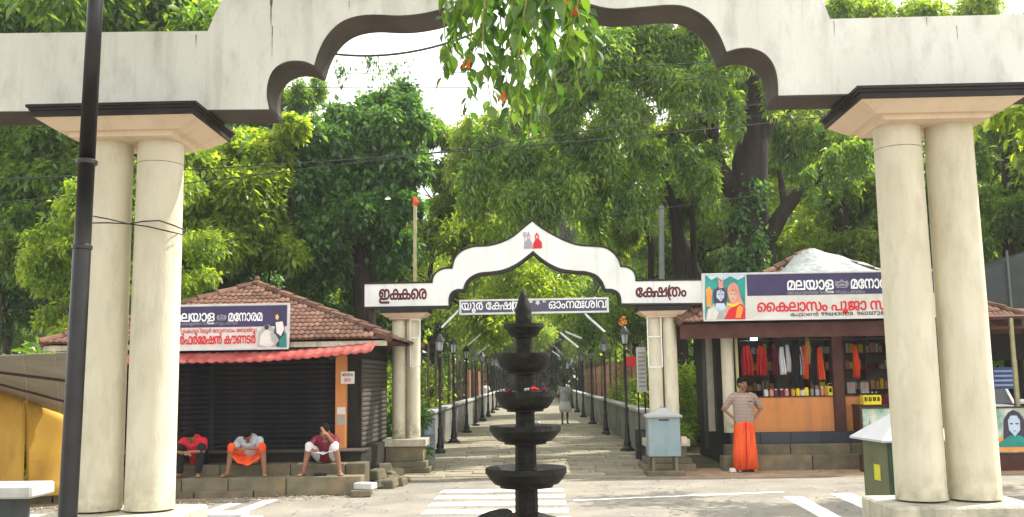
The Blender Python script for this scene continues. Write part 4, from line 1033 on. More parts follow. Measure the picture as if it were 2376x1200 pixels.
# shelves with goods inside
sy = 21.6
for i, r_ in enumerate((820,858,905)):
    z = P(1900, r_, sy).z
    for (p0,p1) in ((1720,1800),(1875,1936),(1955,2090)):
        mb = MB(); mb.box(P(p0,r_,sy).x, P(p1,r_,sy).x, sy, sy+.5, z-.03, z); mb.build('shelf', MT['shelf'], rb)
for px in (1722,1800,1878,1934,1960,2010,2088):
    mb = MB(); x = P(px,850,sy).x; mb.box(x-.02,x+.02,sy+.01,sy+.5,.66,ez-.1); mb.build('shelf_post', MT['shelf'], rb)
gm = ['gold','rose','picwhite','maroon_cloth','yellow','concrete','orange_print','teal']
cnt = 0
for i, r_ in enumerate((820,858,905)):
    z = P(1900, r_, sy).z
    for bi,(p0,p1) in enumerate(((1724,1796),(1882,1930),(1964,2084))):
        px = p0; ni = 0
        while px < p1-8:
            wdt = rnd.uniform(8,17); h = rnd.uniform(.10,.24); x = P(px,r_,sy).x; x2 = P(px+wdt,r_,sy).x
            mb = MB(); mb.box(x+.01, x2-.01, sy+.08, sy+.3, z+.001, z+h)
            m_ = rnd.choice(gm[:6]); o = mb.build('packet', MT[m_], bevel=.008); px += wdt; cnt += 1
            cn_ = {'gold':'amber','rose':'rose','picwhite':'off-white','maroon_cloth':'maroon','yellow':'yellow','concrete':'grey'}[m_]
            tag(o, f"{cn_} packet, {NTH[ni]} along, {('top','middle','lowest')[i]} shelf, {('left','middle','right')[bi]} bay of the shop", 'packet', 'packets on the shop shelves'); ni += 1
# jars on the counter
js = [(1777,'picwhite'),(1790,'rose'),(1800,'picdark'),(1813,'maroon_cloth'),(1825,'rose'),(1840,'gold'),(1851,'yellow'),(1862,'picwhite'),(1871,'yellow'),(1884,'crest'),(1896,'concrete'),(1908,'rose'),(1918,'gold'),(1925,'picwhite')]
jl = ['pale jar','rose jar','dark jar','maroon jar','second rose jar','amber jar','yellow jar','white jar','second yellow jar','grey jar','pale grey jar','third rose jar','second amber jar','last white jar']
for (px, m), l in zip(js, jl):
    p = P(px, 905, YS+.2); r_ = rnd.uniform(.035,.05); h = rnd.uniform(.11,.19)
    j = empty('jar', (p.x, YS+.2, ctop), f'{l} in the row along the orange counter', 'jar', 'jars on the orange counter')
    mb = MB(); mb.lathe([(r_*.9,0.001),(r_,.02),(r_,h*.75),(r_*.7,h*.85)], 14); mb.build('body', MT[m], j, smooth=True)
    mb = MB(); mb.lathe([(r_*.75,h*.85),(r_*.75,h)], 14); mb.build('lid', MT[rnd.choice(['red_ink','pwhite','brown','yellow'])], j, smooth=True)
def crate(px, row, Y, z, lab, wdt=.28):
    p = P(px,row,Y); c = empty('crate', (p.x,Y,z), lab, 'crate')
    h=.18; mb = MB(); mb.box(-wdt/2,wdt/2,-.1,-.085,0,h*.35); mb.box(-wdt/2,wdt/2,-.1,-.085,h*.8,h); mb.box(-wdt/2,wdt/2,.085,.1,0,h); mb.box(-wdt/2,-wdt/2+.015,-.085,.085,0,h); mb.box(wdt/2-.015,wdt/2,-.085,.085,0,h); mb.box(-wdt/2+.015,wdt/2-.015,-.085,.085,0,.012)
    for k in range(5): x=-wdt/2+k*wdt/4*.96; mb.box(x,x+.02,-.1,-.085,h*.35,h*.8)
    mb.build('shell', MT['yellow'], c)
    for k in range(4):
        x=-wdt/2+.05+k*(wdt-.1)/3; mb = MB(); mb.lathe([(.027,.013),(.028,.14),(.012,.19),(.012,.225)],10,(x,0,0)); mb.build('bottle', MT['rubber'], c, smooth=True)
        mb = MB(); mb.lathe([(.014,.225),(.014,.24)],8,(x,0,0)); mb.build('bottle_cap', MT['tube'], c)
crate(1935, 905, YS+.12, ctop, 'small yellow crate on the counter against the brown post')
cab = empty('cabinet', (P(2022,940,18.75).x, 18.8, .664), 'dark cabinet under the large yellow crate beside the painted boards', 'cabinet')
zc = P(2022, 939, 18.7).z - .664
mb = MB(); mb.box(-.25,.3,-.08,.35,0,zc-.02); mb.build('body', MT['brown'], cab); mb = MB(); mb.box(-.27,.32,-.1,.37,zc-.02,zc); mb.build('top', MT['wood'], cab)
crate(2020, 930, 18.82, .664+zc, 'large yellow crate of bottles on the dark cabinet', .34)
# hanging clothes on a rail
zr_ = P(1800, 790, 19.15).z
mb = MB(); mb.bar((P(1712,790,19.15).x,19.15,zr_), (P(2060,790,19.15).x,19.15,zr_), .02,.02); mb.build('hanging_rail', MT['black'], rb)
def garment(px, r0, r1, wpx, m, lab, Y=19.25, folds=3):
    p = P(px, r0, Y); q = P(px, r1, Y); w_ = wpx/FPX*Y; h = p.z-q.z
    g = empty('garment', (p.x, Y, q.z), lab, 'garment')
    nx_, nz_ = 14, 8; mb = MB()
    for j in range(nz_+1):
        t = j/nz_
        for i in range(nx_+1):
            u = i/nx_-.5; ww = w_*(.55+.45*min(1,t*2.2)); mb.v.append((u*ww+.01*math.sin(t*5+px), .03*math.sin(u*math.pi*2*folds+px)*(.3+t), h*(1-t)-.02*abs(math.sin(u*9+px))*t))
    for j in range(nz_):
        for i in range(nx_): a = j*(nx_+1)+i; mb.f.append((a,a+1,a+nx_+2,a+nx_+1)); mb.m.append(0)
    o = mb.build('cloth', MT[m], g, smooth=True); md = o.modifiers.new('thick','SOLIDIFY'); md.thickness=.012
    mb = MB(); mb.tube([(-w_*.3,0,h-.01),(0,0,h+.05),(w_*.3,0,h-.01)], .006, 5); mb.tube([(0,0,h+.05),(0,0,zr_-q.z+.0)], .005, 5); mb.build('hanger', MT['black'], g)
for a in ((1732,803,870,26,'crimson_cloth','leftmost deep red garment hanging in the right shop'),(1766,803,870,24,'crimson_cloth','second deep red garment from the left in the right shop'),(1796,800,868,14,'maroon_cloth','narrow maroon garment hanging beside the white ones'),
          (1813,805,868,13,'white_cloth','longer white garment hanging in the shop'),(1827,800,862,12,'white_cloth','shorter white garment hanging in the shop'),(1846,790,890,32,'black_cloth','wide long black garment hanging mid shop'),
          (1858,805,868,9,'white_cloth','narrow white strip of cloth beside the orange one'),(1866,800,878,13,'saffron','orange garment hanging behind the yellow one'),(1872,782,842,12,'yellow_cloth','dull yellow garment hanging highest in the shop'),(1886,800,892,14,'black_cloth','narrow black garment next to the right orange one'),
          (1901,806,880,15,'saffron','red-orange garment hanging left of the brown post'),(1984,800,876,16,'saffron','orange garment hanging alone right of the brown post')):
    garment(*a[:5], a[5])
# bulbs
for px, row, r_, lab in ((1749,784,.055,'larger square lit white lamp under the shop beam'),(1930,772,.035,'small round lit bulb under the shop beam')):
    p = P(px,row,18.9); bl = empty('bulb', p, lab, 'lamp'); mb = MB()
    if r_ > .05: mb.box(-.06,.06,-.03,.03,-.05,.05)
    else: mb.ell((0,0,0),(r_,r_,r_))
    mb.build('glass', MT['bulb'], bl, smooth=r_<.05); mb = MB(); mb.lathe([(.02,.03),(.02,ez-.06-p.z)],8); mb.build('holder', MT['black'], bl)
# dark round hat shape & pictures on the counter behind
for px,row,lab in ((1975,872,'first small framed portrait on the purple shelf cloth'),(2006,872,'second small framed portrait on the purple shelf cloth')):
    p = P(px,898,20.2); f = empty('picture_frame', (p.x,20.2,ctop), lab, 'picture'); mb = MB(); mb.box(-.10,.10,0,.02,0,.26); mb.build('frame', MT['brown'], f)
    mb = MB(); mb.box(-.085,.085,-.004,-.001,.015,.245); mb.build('print', MT['picgrey'], f); mb = MB(); mb.ell((0,-.006,.15),(.04,.003,.055)); mb.build('face', MT['rose'], f)
mb = MB(); mb.box(P(1960,900,19.9).x,P(2090,900,19.9).x,19.9,20.6,.66,ctop); mb.build('counter_cloth', MT['maroon_cloth'], rb)
# signboard of the right shop (slightly turned)
Y = 18.3
s, xa, xb, zb, zs, zt = sign_base('signboard', Y, 1635, 2168, 633, 738, 684, 'long navy and white signboard with red letters and painted pair on the right shop', navy_from=1730)
put(s, Y, 'മലയാള', pxz(1828,690).x, pxz(1936,690).x, pxz(1880,672).z, pxz(1880,649).z, 'tube', .03)
crest(s, Y, pxz(1955,690).x, pxz(1955,658).z, .27, 'crest')
put(s, Y, 'മേനാരമ', pxz(1976,690).x, pxz(2078,690).x, pxz(2020,669).z, pxz(2020,646).z, 'tube', .03)
put(s, Y, 'മലയാളതതിെൻറ സു(പഭാതം', pxz(1828,690).x, pxz(2008,690).x, pxz(1918,682).z, pxz(1918,675).z, 'crest', .02)
put(s, Y, 'െെകലാസം പൂജാ സേററാർ', pxz(1756,690).x, pxz(2150,690).x, pxz(1900,721).z, pxz(1900,699).z, 'red_ink', .035)
put(s, Y, 'േഫാൺ 9961430201  9605172802  9961203', pxz(1832,690).x, pxz(2130,690).x, pxz(1950,732).z, pxz(1950,725).z, 'ink', .01)
blob(s, Y, [(1636,640),(1729,638),(1729,741),(1636,743)], 'teal', 0, 'picture_ground')
blob(s, Y, [(1637,742),(1640,722),(1655,706),(1665,690),(1680,692),(1690,706),(1700,742)], 'picgrey', 1)
blob(s, Y, [(1640,742),(1643,718),(1656,712),(1668,724),(1660,742)], 'pwhite', 2)
blob(s, Y, [(1660,710),(1657,680),(1662,668),(1672,664),(1681,670),(1684,690),(1680,710),(1670,716)], 'picdark', 2)
blob(s, Y, [(1662,690),(1663,676),(1672,672),(1680,678),(1680,690),(1672,700)], 'blueface', 3)
blob(s, Y, [(1660,704),(1680,704),(1684,716),(1672,722),(1658,716)], 'blueface', 3)
blob(s, Y, [(1668,670),(1667,656),(1664,644),(1672,654),(1680,644),(1677,658),(1678,668)], 'rose', 3)
blob(s, Y, [(1640,712),(1638,672),(1646,664),(1652,676),(1650,712)], 'orange_print', 1)
blob(s, Y, [(1684,741),(1686,716),(1694,700),(1686,680),(1690,664),(1700,655),(1712,664),(1718,690),(1724,704),(1729,716),(1729,741)], 'rose', 3)
blob(s, Y, [(1680,741),(1690,720),(1706,706),(1722,706),(1729,716),(1729,741)], 'red_ink', 4)
blob(s, Y, [(1706,738),(1710,714),(1718,708),(1724,716),(1718,738)], 'orange_print', 5)
blob(s, Y, [(1692,694),(1691,680),(1700,673),(1709,680),(1709,692),(1701,702)], 'face_print', 5)
blob(s, Y, [(1688,676),(1692,660),(1702,655),(1712,664),(1712,678),(1700,672)], 'rose', 6)
for (px, row, m, w_, h_) in ((1668,683,'picdark',4,1.6),(1676,683,'picdark',4,1.6),(1672,693,'red_ink',4,1.4),(1672,676,'picdark',2,4),(1696,683,'picdark',4,1.6),(1704,683,'picdark',4,1.6),(1700,694,'red_ink',5,1.6),(1700,675,'red_ink',2.4,2.6)):
    blob(s, Y, [(px-w_/2,row-h_/2),(px+w_/2,row-h_/2),(px+w_/2,row+h_/2),(px-w_/2,row+h_/2)], m, 7, 'picture_feature')
blob(s, Y, [(1684,702),(1700,708),(1716,702),(1712,708),(1700,713),(1688,708)], 'yellow', 7)
blob(s, Y, [(1658,668),(1655,680),(1656,700),(1660,712),(1661,690)], 'picdark', 4)
blob(s, Y, [(1684,668),(1688,682),(1686,702),(1682,712),(1682,690)], 'picdark', 4)
blob(s, Y, [(1640,640),(1650,650),(1664,643),(1676,652),(1694,641),(1712,650),(1728,641),(1728,638),(1636,640)], 'blueface', 2)
# silver tarp draped over the roof
mb = MB(); nx_, nz_ = 26, 14
for j in range(nz_+1):
    for i in range(nx_+1):
        u, v = i/nx_, j/nz_
        px = 1800 + 290*u; top = 640 - 62*math.sin(min(1,u*3.2)*math.pi/2) + 62*max(0,(u-.28)/.72)**1.1
        row = top + (648-top)*(1-v) if True else 0
        Yv = 18.75 + 1.5*v + .05*math.sin(u*22+v*5)
        p = P(px, row, Yv); mb.v.append((p.x, p.y, p.z+.012*math.sin(u*31+v*11)+.01*math.sin(v*19)))
for j in range(nz_):
    for i in range(nx_): a = j*(nx_+1)+i; mb.f.append((a,a+1,a+nx_+2,a+nx_+1)); mb.m.append(0)
o = mb.build('tarp', MT['tarp'], smooth=True); md = o.modifiers.new('thick','SOLIDIFY'); md.thickness=.02; tag(o, 'crumpled silver tarpaulin draped over the right shop roof', 'tarp')
# dark slate tent at the far right
tp = [P(2262,640,25), P(2376,585,25), P(2700,540,25), P(2700,760,25), P(2262,760,25)]
tt = empty('awning_tent', (tp[0].x,25,0), 'dark slate tarpaulin shelter rising at the right edge', 'tent')
mb = MB(); mb.prism([(p.x,p.z) for p in tp], 25, 28); loc_build(mb, 'cover', MT['tarp_dark'], tt)
for px in (2345, 2560):
    mb = MB(); x = P(px,700,24.97).x; mb.bar((x,24.96,0),(x,24.96,4.9),.05,.05); loc_build(mb, 'seam_pole', MT['pole_grey'], tt)
# metal stall frame at the right
st = empty('stall_frame', (8.6,18,0), 'rusty metal frame stall with sloping sheet at the right edge', 'stall')
fx0 = P(2292,900,17.9).x; fx1 = P(2358,900,17.9).x
for x, Y_ in ((fx1,17.9),(fx1+1.8,17.9),(fx1,19.9)):
    mb = MB(); mb.bar((x,Y_,0),(x,Y_,P(2350,738,17.9).z),.06,.06); loc_build(mb,'post',MT['pole_pale'],st)
zt_ = P(2330,738,17.9).z
for dz in (0,-.18): 
    mb = MB(); mb.bar((fx0-.3,17.9,zt_+dz),(fx1+1.8,17.9,zt_+dz),.05,.05); loc_build(mb,'rail',MT['brown'],st)
mb = MB(); 
for k in range(5): mb.bar((fx0-.3+k*.35,17.9,zt_),(fx0-.12+k*.35,17.9,zt_-.18),.02,.02)
loc_build(mb,'truss',MT['brown'],st)
mb = MB(); mb.poly([(fx0-.4,17.9,zt_+.03),(fx1+2,17.9,zt_+.03),(fx1+2,20.5,zt_+.35),(fx0-.4,20.5,zt_+.35)]); o = loc_build(mb,'roof_sheet',MT['brown'],st); md = o.modifiers.new('t','SOLIDIFY'); md.thickness=.03
mb = MB(); mb.box(fx0-.4,fx1+2,19.9,19.95,zt_-.75,zt_-.1); loc_build(mb,'back_sheet',MT['darkwall'],st)
# painted boards
YP_ = 17.6; 
for (pl_, pr_, lab, kind) in ((2006,2190,'left painted board with green and blue landscape behind the near right columns','land'),(2196,2420,'right painted board with a large blue-faced portrait on an orange ground','face')):
    a = P(pl_,1052,YP_); b = P(pr_,946,YP_); bd = empty('painted_board', ((a.x+b.x)/2,YP_,a.z), lab, 'board')
    mb = MB(); mb.box(a.x,b.x,YP_,YP_+.05,a.z,b.z); loc_build(mb,'board',MT['art'],bd)
    mb = MB(); 
    for (x0,x1,z0,z1) in ((a.x-.03,a.x,a.z,b.z),(b.x,b.x+.03,a.z,b.z),(a.x-.03,b.x+.03,b.z,b.z+.03),(a.x-.03,b.x+.03,a.z-.03,a.z)): mb.box(x0,x1,YP_-.015,YP_+.05,z0,z1)
    loc_build(mb,'frame',MT['wood'],bd)
    mb = MB(); mb.box(a.x,b.x,YP_+.0,YP_+.3,0,a.z-.035); loc_build(mb,'stand',MT['brown'],bd)
    xm = P(2352,0,YP_).x
    def art(pts, m, k): 
        mb = MB(); mb.prism([(a.x+u*(b.x-a.x), a.z+v*(b.z-a.z)) for u,v in pts], YP_-.002-k*.002, YP_-.0005); loc_build(mb,'painted_shape',MT[m],bd)
    if kind == 'land':
        art([(0,.02),(1,.02),(1,.35),(.7,.5),(.4,.3),(.2,.45),(0,.3)],'green2',1)
        art([(.3,.3),(.36,.55),(.4,.75),(.44,.9),(.48,.7),(.54,.5),(.6,.3)],'picdark',2)
        for k in range(12): u=rnd.random()*.9; art([(u,.1),(u+.02,.9*rnd.uniform(.6,1)),(u+.035,.1)],rnd.choice(['picwhite','blueface','green2','teal']),3+k%3)
    else:
        f = (2352-2196)/224
        art([(0,.03),(1,.03),(1,.28),(.6,.35),(.3,.3),(0,.4)],'orange_print',1)
        art([(f-.12,.25),(f-.10,.75),(f-.05,.9),(f,.96),(f+.06,.9),(f+.10,.75),(f+.13,.25)],'picdark',2)
        art([(f-.18,.2),(f-.05,.38),(f+.05,.38),(f+.18,.2),(f+.16,.12),(f-.16,.12)],'teal',3)
        art([(f-.055,.5),(f-.06,.72),(f-.03,.83),(f+.03,.83),(f+.06,.72),(f+.055,.5),(f,.36)],'blueface',4)
        for du in (-.028,.028): art([(f+du-.018,.66),(f+du+.018,.66),(f+du+.012,.63),(f+du-.012,.63)],'picdark',5)
        art([(f-.015,.49),(f+.015,.49),(f,.47)],'picdark',5)
        for k in range(9): u=rnd.random()*.5; art([(u,.35),(u+.015,.95*rnd.uniform(.7,1)),(u+.035,.35)],rnd.choice(['picwhite','blueface','yellow','green2']),3)
# blue poster and white car behind
p = P(2300,903,21.0); q = P(2358,852,21.0); bp_ = empty('poster_board', (p.x,21.0,0), 'blue printed board behind the white car at the right edge', 'board')
mb = MB(); mb.box(p.x,q.x,21.0,21.03,p.z,q.z); loc_build(mb,'board',MT['blue'],bp_); mb = MB()
for k in range(4): mb.box(p.x+.08,q.x-.1,20.992,20.998,p.z+.06+k*.1,p.z+.10+k*.1)
loc_build(mb,'printed_line',MT['blueface'],bp_); mb = MB(); mb.box(p.x+.05,p.x+.08,21.03,21.06,0,p.z+.1); mb.box(q.x-.08,q.x-.05,21.03,21.06,0,p.z+.1); loc_build(mb,'leg',MT['black'],bp_)

# ================================================================== CAR (white hatchback, bonnet towards the view)
def car(loc, rz, label):
    c = empty('parked_car', loc, label, 'car', rz=rz)
    # body as cross sections along its length (y: -2 front .. 2 rear), car faces -Y
    secs = [(-1.95,.42,.62,.70),(-1.85,.30,.74,.80),(-1.5,.24,.86,.84),(-1.0,.22,.95,.86),(-.6,.22,1.0,.87),(.6,.22,1.02,.87),(1.4,.24,1.02,.86),(1.8,.3,.98,.82),(1.92,.42,.85,.74)]
    mb = MB()
    for (y, z0, z1, hw) in secs:
        zc = (z0+z1)/2
        for (fx, fz) in ((-.85,z0),(-1,zc-.1),(-.98,zc+.1),(-.88,z1-.02),(-.5,z1+.02),(.5,z1+.02),(.88,z1-.02),(.98,zc+.1),(1,zc-.1),(.85,z0)): mb.v.append((fx*hw, y, fz))
    for s_ in range(len(secs)-1):
        for k in range(10): a=s_*10+k; b_=s_*10+(k+1)%10; mb.f.append((a,b_,b_+10,a+10)); mb.m.append(0)
    mb.f += [tuple(range(10)), tuple(reversed(range(80,90)))]; mb.m += [0,0]
    mb.build('body', MT['car'], c, smooth=True)
    mb = MB()
    cs = [(-.75,1.0,1.02,.72,.72),(-.15,1.0,1.46,.74,.58),(1.0,1.0,1.48,.74,.58),(1.7,1.0,1.02,.70,.66)]
    for (y,z0,z1,h0,h1) in cs: mb.v += [(-h0,y,z0-.03),(-h1,y,z1),(h1,y,z1),(h0,y,z0-.03)]
    for s_ in range(3):
        for k in range(4): a=s_*4+k; b_=s_*4+(k+1)%4; mb.f.append((a,b_,b_+4,a+4)); mb.m.append(0)
    mb.f += [(0,1,2,3),(15,14,13,12)]; mb.m += [0,0]; mb.build('window_glass', MT['glass'], c)
    mb = MB(); mb.box(-.58,.58,-.16,1.05,1.462,1.50); mb.build('roof', MT['car'], c, bevel=.02)
    for sx in (-1,1):
        mb = MB(); mb.bar((sx*.72,-.74,1.0),(sx*.58,-.15,1.47),.06,.05); mb.bar((sx*.70,1.7,1.0),(sx*.58,1.0,1.47),.08,.06); mb.bar((sx*.75,.3,1.0),(sx*.59,.3,1.47),.05,.05); mb.build('window_pillar', MT['car'], c)
        mb = MB(); mb.ell((sx*.62,-1.78,.68),(.17,.12,.08),12,8); mb.build('headlight', MT['glass'], c, smooth=True)
        mb = MB(); mb.ell((sx*.92,-.6,1.05),(.09,.06,.06),10,6); mb.build('mirror', MT['car'], c, smooth=True)
        for y in (-1.25,1.25):
            w_ = MB(); pts=[]; w_.lathe([(.18,-.09),(.30,-.10),(.32,-.06),(.32,.06),(.30,.10),(.18,.09)],24); o = w_.build('wheel', MT['rubber'], c, smooth=True); o.rotation_euler=(0,R(90),0); o.location=(sx*.76,y,.32)
            h_ = MB(); h_.lathe([(.03,.105),(.18,.095),(.18,.08),(.03,.09)],16); h_.lathe([(.03,-.105),(.18,-.095),(.18,-.08),(.03,-.09)],16); h_.build('rim', MT['alu'], o)
    mb = MB(); mb.box(-.42,.42,-1.96,-1.90,.46,.60); mb.build('grille', MT['rubber'], c)
    mb = MB(); mb.box(-.25,.25,-1.985,-1.965,.36,.45); mb.build('number_plate', MT['pwhite'], c)
pc = P(2326,930,22.3); car((pc.x+.3, 24.2, 0), -.35, 'white car seen between the right columns and the edge, above the painted board')

# ================================================================== GREEN BIN WITH PYRAMID ROOF
YG = 9.6; pg = P(2099,1100,YG)
gk = empty('service_kiosk', (pg.x+.02, YG, 0), 'green metal kiosk with white pyramid roof just behind the near right columns', 'kiosk', rz=R(4))
ze_ = P(2030,1021,YG-.3).z; H_=.30
mb = MB(); mb.box(-.30,.30,-.30,.30,0,ze_-.01); 
o = mb.build('body', MT['green'], gk)
mb = MB(); mb.box(-.302,-.300,-.28,.28,.02,ze_-.03); mb.build('side_panel', MT['green2'], gk)
mb = MB(); mb.box(-.26,.26,-.312,-.302,.05,ze_-.08); mb.build('door', MT['green'], gk, bevel=.004)
r_=.39; mb = MB(); mb.v += [(-r_,-r_,ze_),(r_,-r_,ze_),(r_,r_,ze_),(-r_,r_,ze_),(0,0,ze_+H_),(-r_,-r_,ze_-.02),(r_,-r_,ze_-.02),(r_,r_,ze_-.02),(-r_,r_,ze_-.02)]
for f in ((0,1,4),(1,2,4),(2,3,4),(3,0,4),(5,8,7,6),(0,5,6,1),(1,6,7,2),(2,7,8,3),(3,8,5,0)): mb.f.append(f); mb.m.append(0)
mb.build('roof', MT['sheet_white'], gk)
mb = MB(); mb.ell((-.12,-.325,ze_-.12),(.02,.01,.025)); mb.tube([(-.135,-.325,ze_-.11),(-.135,-.325,ze_-.06),(-.105,-.325,ze_-.06),(-.105,-.325,ze_-.11)],.004,6); mb.build('padlock', MT['alu'], gk)
mb = MB(); mb.box(-.310,-.3035,-.11,.03,ze_-.40,ze_-.25); mb.build('sticker', mat('yellow_sticker',(.48,.46,.03),.5), gk)

# ================================================================== FAR LEFT THINGS
def P3(px,row,Y): p = P(px,row,Y); return p
def sheet3(nm, quad, nx_, ny_, m, amp, lab, cat, freq=6, thick=.012, parent=None):
    A,B,C_,D = quad; mb = MB()
    for j in range(ny_+1):
        for i in range(nx_+1):
            u,v=i/nx_,j/ny_; p=(A.lerp(B,u)).lerp(D.lerp(C_,u),v); mb.v.append((p.x, p.y+amp*math.sin(u*freq*6.28+v*2)*(.3+v), p.z+amp*.4*math.sin(v*9+u*5)))
    for j in range(ny_):
        for i in range(nx_): a=j*(nx_+1)+i; mb.f.append((a,a+1,a+nx_+2,a+nx_+1)); mb.m.append(0)
    o = mb.build(nm, MT[m], parent, smooth=True); md=o.modifiers.new('t','SOLIDIFY'); md.thickness=thick
    if lab: tag(o, lab, cat)
    return o
lt = empty('lean_to', (-7.0,13,0), 'low lean-to shelter of weathered sheets over ochre tarp at the left edge', 'shelter')
q = [P3(-160,832,11.0), P3(200,815,11.0), P3(215,985,14.6), P3(-160,850,14.6)]
for k in range(5):
    u0, u1 = k/5, (k+.985)/5
    quad = [q[0].lerp(q[1],u0), q[0].lerp(q[1],u1), q[3].lerp(q[2],u1), q[3].lerp(q[2],u0)]
    o = sheet3('roof_sheet', quad, 16, 4, 'sheet_grey', .006, None, None, 3); to_local(o, lt)
for v in (.35,.7):
    mb = MB(); mb.bar(q[0].lerp(q[3],v)+Vector((0,0,-.03)), q[1].lerp(q[2],v)+Vector((0,0,-.03)), .03,.03); loc_build(mb,'batten',MT['wood'],lt)
for px,Y_ in ((-60,11.3),(196,11.3)):
    p_ = P3(px,900,Y_); mb = MB(); mb.bar((p_.x,Y_,0),(p_.x,Y_,1.95),.07,.07); loc_build(mb,'post',MT['wood'],lt)
o = sheet3('tarp_wall', [P3(-220,830,14.5), P3(60,925,14.5), P3(60,1150,14.2), P3(-220,1160,14.2)], 24, 8, 'tarp_yellow', .05, None, None, 1.5); to_local(o, lt)
o = sheet3('tarp_wall', [P3(57,923,14.5), P3(215,980,14.9), P3(215,1140,14.6), P3(57,1150,14.2)], 20, 8, 'tarp_yellow', .05, None, None, 1); to_local(o, lt)
YC=9.4; p_=P(0,1120,YC); cb = empty('concrete_bench', (P(20,1100,YC).x,YC,0), 'pale concrete bench slab at the bottom left corner', 'bench')
x1=P(76,1100,YC-.2).x-cb.location.x
mb = MB(); mb.box(-1.6,x1,-.22,.25,p_.z-.135,p_.z-.01); mb.build('slab', MT['concrete'], cb, bevel=.02)
mb = MB(); mb.box(-.9,x1-.22,-.15,.2,0,p_.z-.136); mb.build('support', MT['tarp_dark'], cb)
mb = MB(); mb.tube([(-.5,-.1,p_.z-.01),(-.5,-.1,p_.z+.14),(-.12,-.1,p_.z+.14),(-.12,-.1,p_.z-.01)],.008,6); mb.build('handle', MT['black'], cb)
# stone curb slabs lit behind the pole
for k,(xa_,Y_,w_) in enumerate(((-7.4,12.0,2.0),(-5.3,12.1,1.6))):
    mb = MB(); mb.box(0,w_,0,.35,0,.14); o=mb.build('stone_slab', MT['concrete'], bevel=.01); o.location=(xa_,Y_,0); tag(o, ('long pale kerb slab left of the black pole','shorter pale kerb slab behind the near left columns')[k], 'slab')
# rubble stones near the steps
for i in range(14):
    x=rnd.uniform(-2.72,-2.28); y_=rnd.uniform(15.35,17.2); s_=rnd.uniform(.07,.17)
    mb = MB(); mb.box(-s_,s_,-s_*.8,s_*.8,0,s_*rnd.uniform(.7,1.3),taper=rnd.uniform(.7,.95)); o=mb.build('rubble_stone', MT['granite'], bevel=.02); o.location=(x,y_,0 if i<9 else .12); o.rotation_euler=(rnd.uniform(-.2,.2),rnd.uniform(-.2,.2),rnd.uniform(0,3))
    tag(o, 'broken stone in the rubble heap between the left steps and the far arch', 'stone', 'rubble stones by the left steps')
for x,Y_,lab in ((P(845,1100,15.25).x,15.0,'pair of loose blocks, lower, beside the last seated man'),(P(852,1085,15.25).x,15.1,'pale loose block on top beside the last seated man')):
    mb = MB(); mb.box(-.16,.16,-.1,.1,0,.10); o=mb.build('loose_block', MT['concrete' if 'pale' in lab else 'granite'], bevel=.012); o.location=(x,Y_,.0 if 'lower' in lab else .10); o.rotation_euler=(0,0,rnd.uniform(-.4,.4)); tag(o,lab,'block')
# litter along the kerb
mb = MB()
for i in range(1900):
    t=rnd.random()
    if i<900: x=-8+5.4*t; y_=13.6+1.6*t**1.5+rnd.gauss(0,.22)+.2
    elif i<1350: x=rnd.uniform(-2.4,2.4); y_=rnd.uniform(17,26)
    elif i<1550: x=rnd.uniform(2,9); y_=17.9+rnd.gauss(0,.2)
    else: x=rnd.uniform(-6,6); y_=rnd.uniform(11,18)
    s_=rnd.uniform(.012,.045); a_=rnd.uniform(0,6.3); c_,sn=math.cos(a_)*s_,math.sin(a_)*s_; z=.006+(.02 if y_>17.9 and abs(x)<2.4 else 0)
    mb.v += [(x-c_,y_-sn,z),(x+sn*.5,y_-c_*.5,z+.008),(x+c_,y_+sn,z+.004),(x-sn*.5,y_+c_*.5,z+.012)]; n_=len(mb.v)-4; mb.f.append((n_,n_+1,n_+2,n_+3)); mb.m.append(0)
tag(mb.build('leaf_litter', MT['litter']), 'dry leaves and grit scattered along the kerb and paving', 'litter', kind='stuff')

# ================================================================== PEOPLE
def remesh(mb, nm, m, parent, vox, smooth=4, loc=None):
    o = mb.build('tmp', MT[m]); md = o.modifiers.new('r','REMESH'); md.mode='VOXEL'; md.voxel_size=vox; md.use_smooth_shade=True
    sm = o.modifiers.new('s','SMOOTH'); sm.factor=.5; sm.iterations=smooth
    dg = bpy.context.evaluated_depsgraph_get(); me = bpy.data.meshes.new_from_object(o.evaluated_get(dg)); me.name=nm
    old=o.data; bpy.data.objects.remove(o); bpy.data.meshes.remove(old)
    me.polygons.foreach_set('use_smooth',[True]*len(me.polygons))
    return obj(nm, me, parent)
def limb(mb, pts, rads, seg=12):
    mb.tube(pts, rads, seg)
    for p,r in zip(pts,rads): mb.ell(p,(r,r,r),12,8)
def hand(mb, wrist, dirv, palmn, curl=.5, s=1.0):
    d=Vector(dirv).normalized(); n=Vector(palmn).normalized(); sd=d.cross(n).normalized()
    rot=Matrix((sd,n,d)).transposed()
    w0=Vector(wrist); mb.ell(w0+d*.045*s,(.038*s,.016*s,.05*s),12,8,rot)
    for k,(off,L_) in enumerate(((-.028,.066),(-.010,.076),(.009,.072),(.027,.058))):
        b0=w0+d*.08*s+sd*off*s; p1=b0+(d*math.cos(curl*.5)+n*math.sin(curl*.5))*L_*.5*s; p2=p1+(d*math.cos(curl*1.4)+n*math.sin(curl*1.4))*L_*.5*s
        mb.tube([b0-d*.03*s,b0,p1,p2],[.009*s,.009*s,.0085*s,.007*s],7)
    b0=w0+d*.02*s-sd*.03*s; p1=b0+(d*.7-sd*.7)*.035*s; p2=p1+(d*.9+n*.4).normalized()*.032*s; mb.tube([b0,p1,p2],[.012*s,.010*s,.008*s],7)
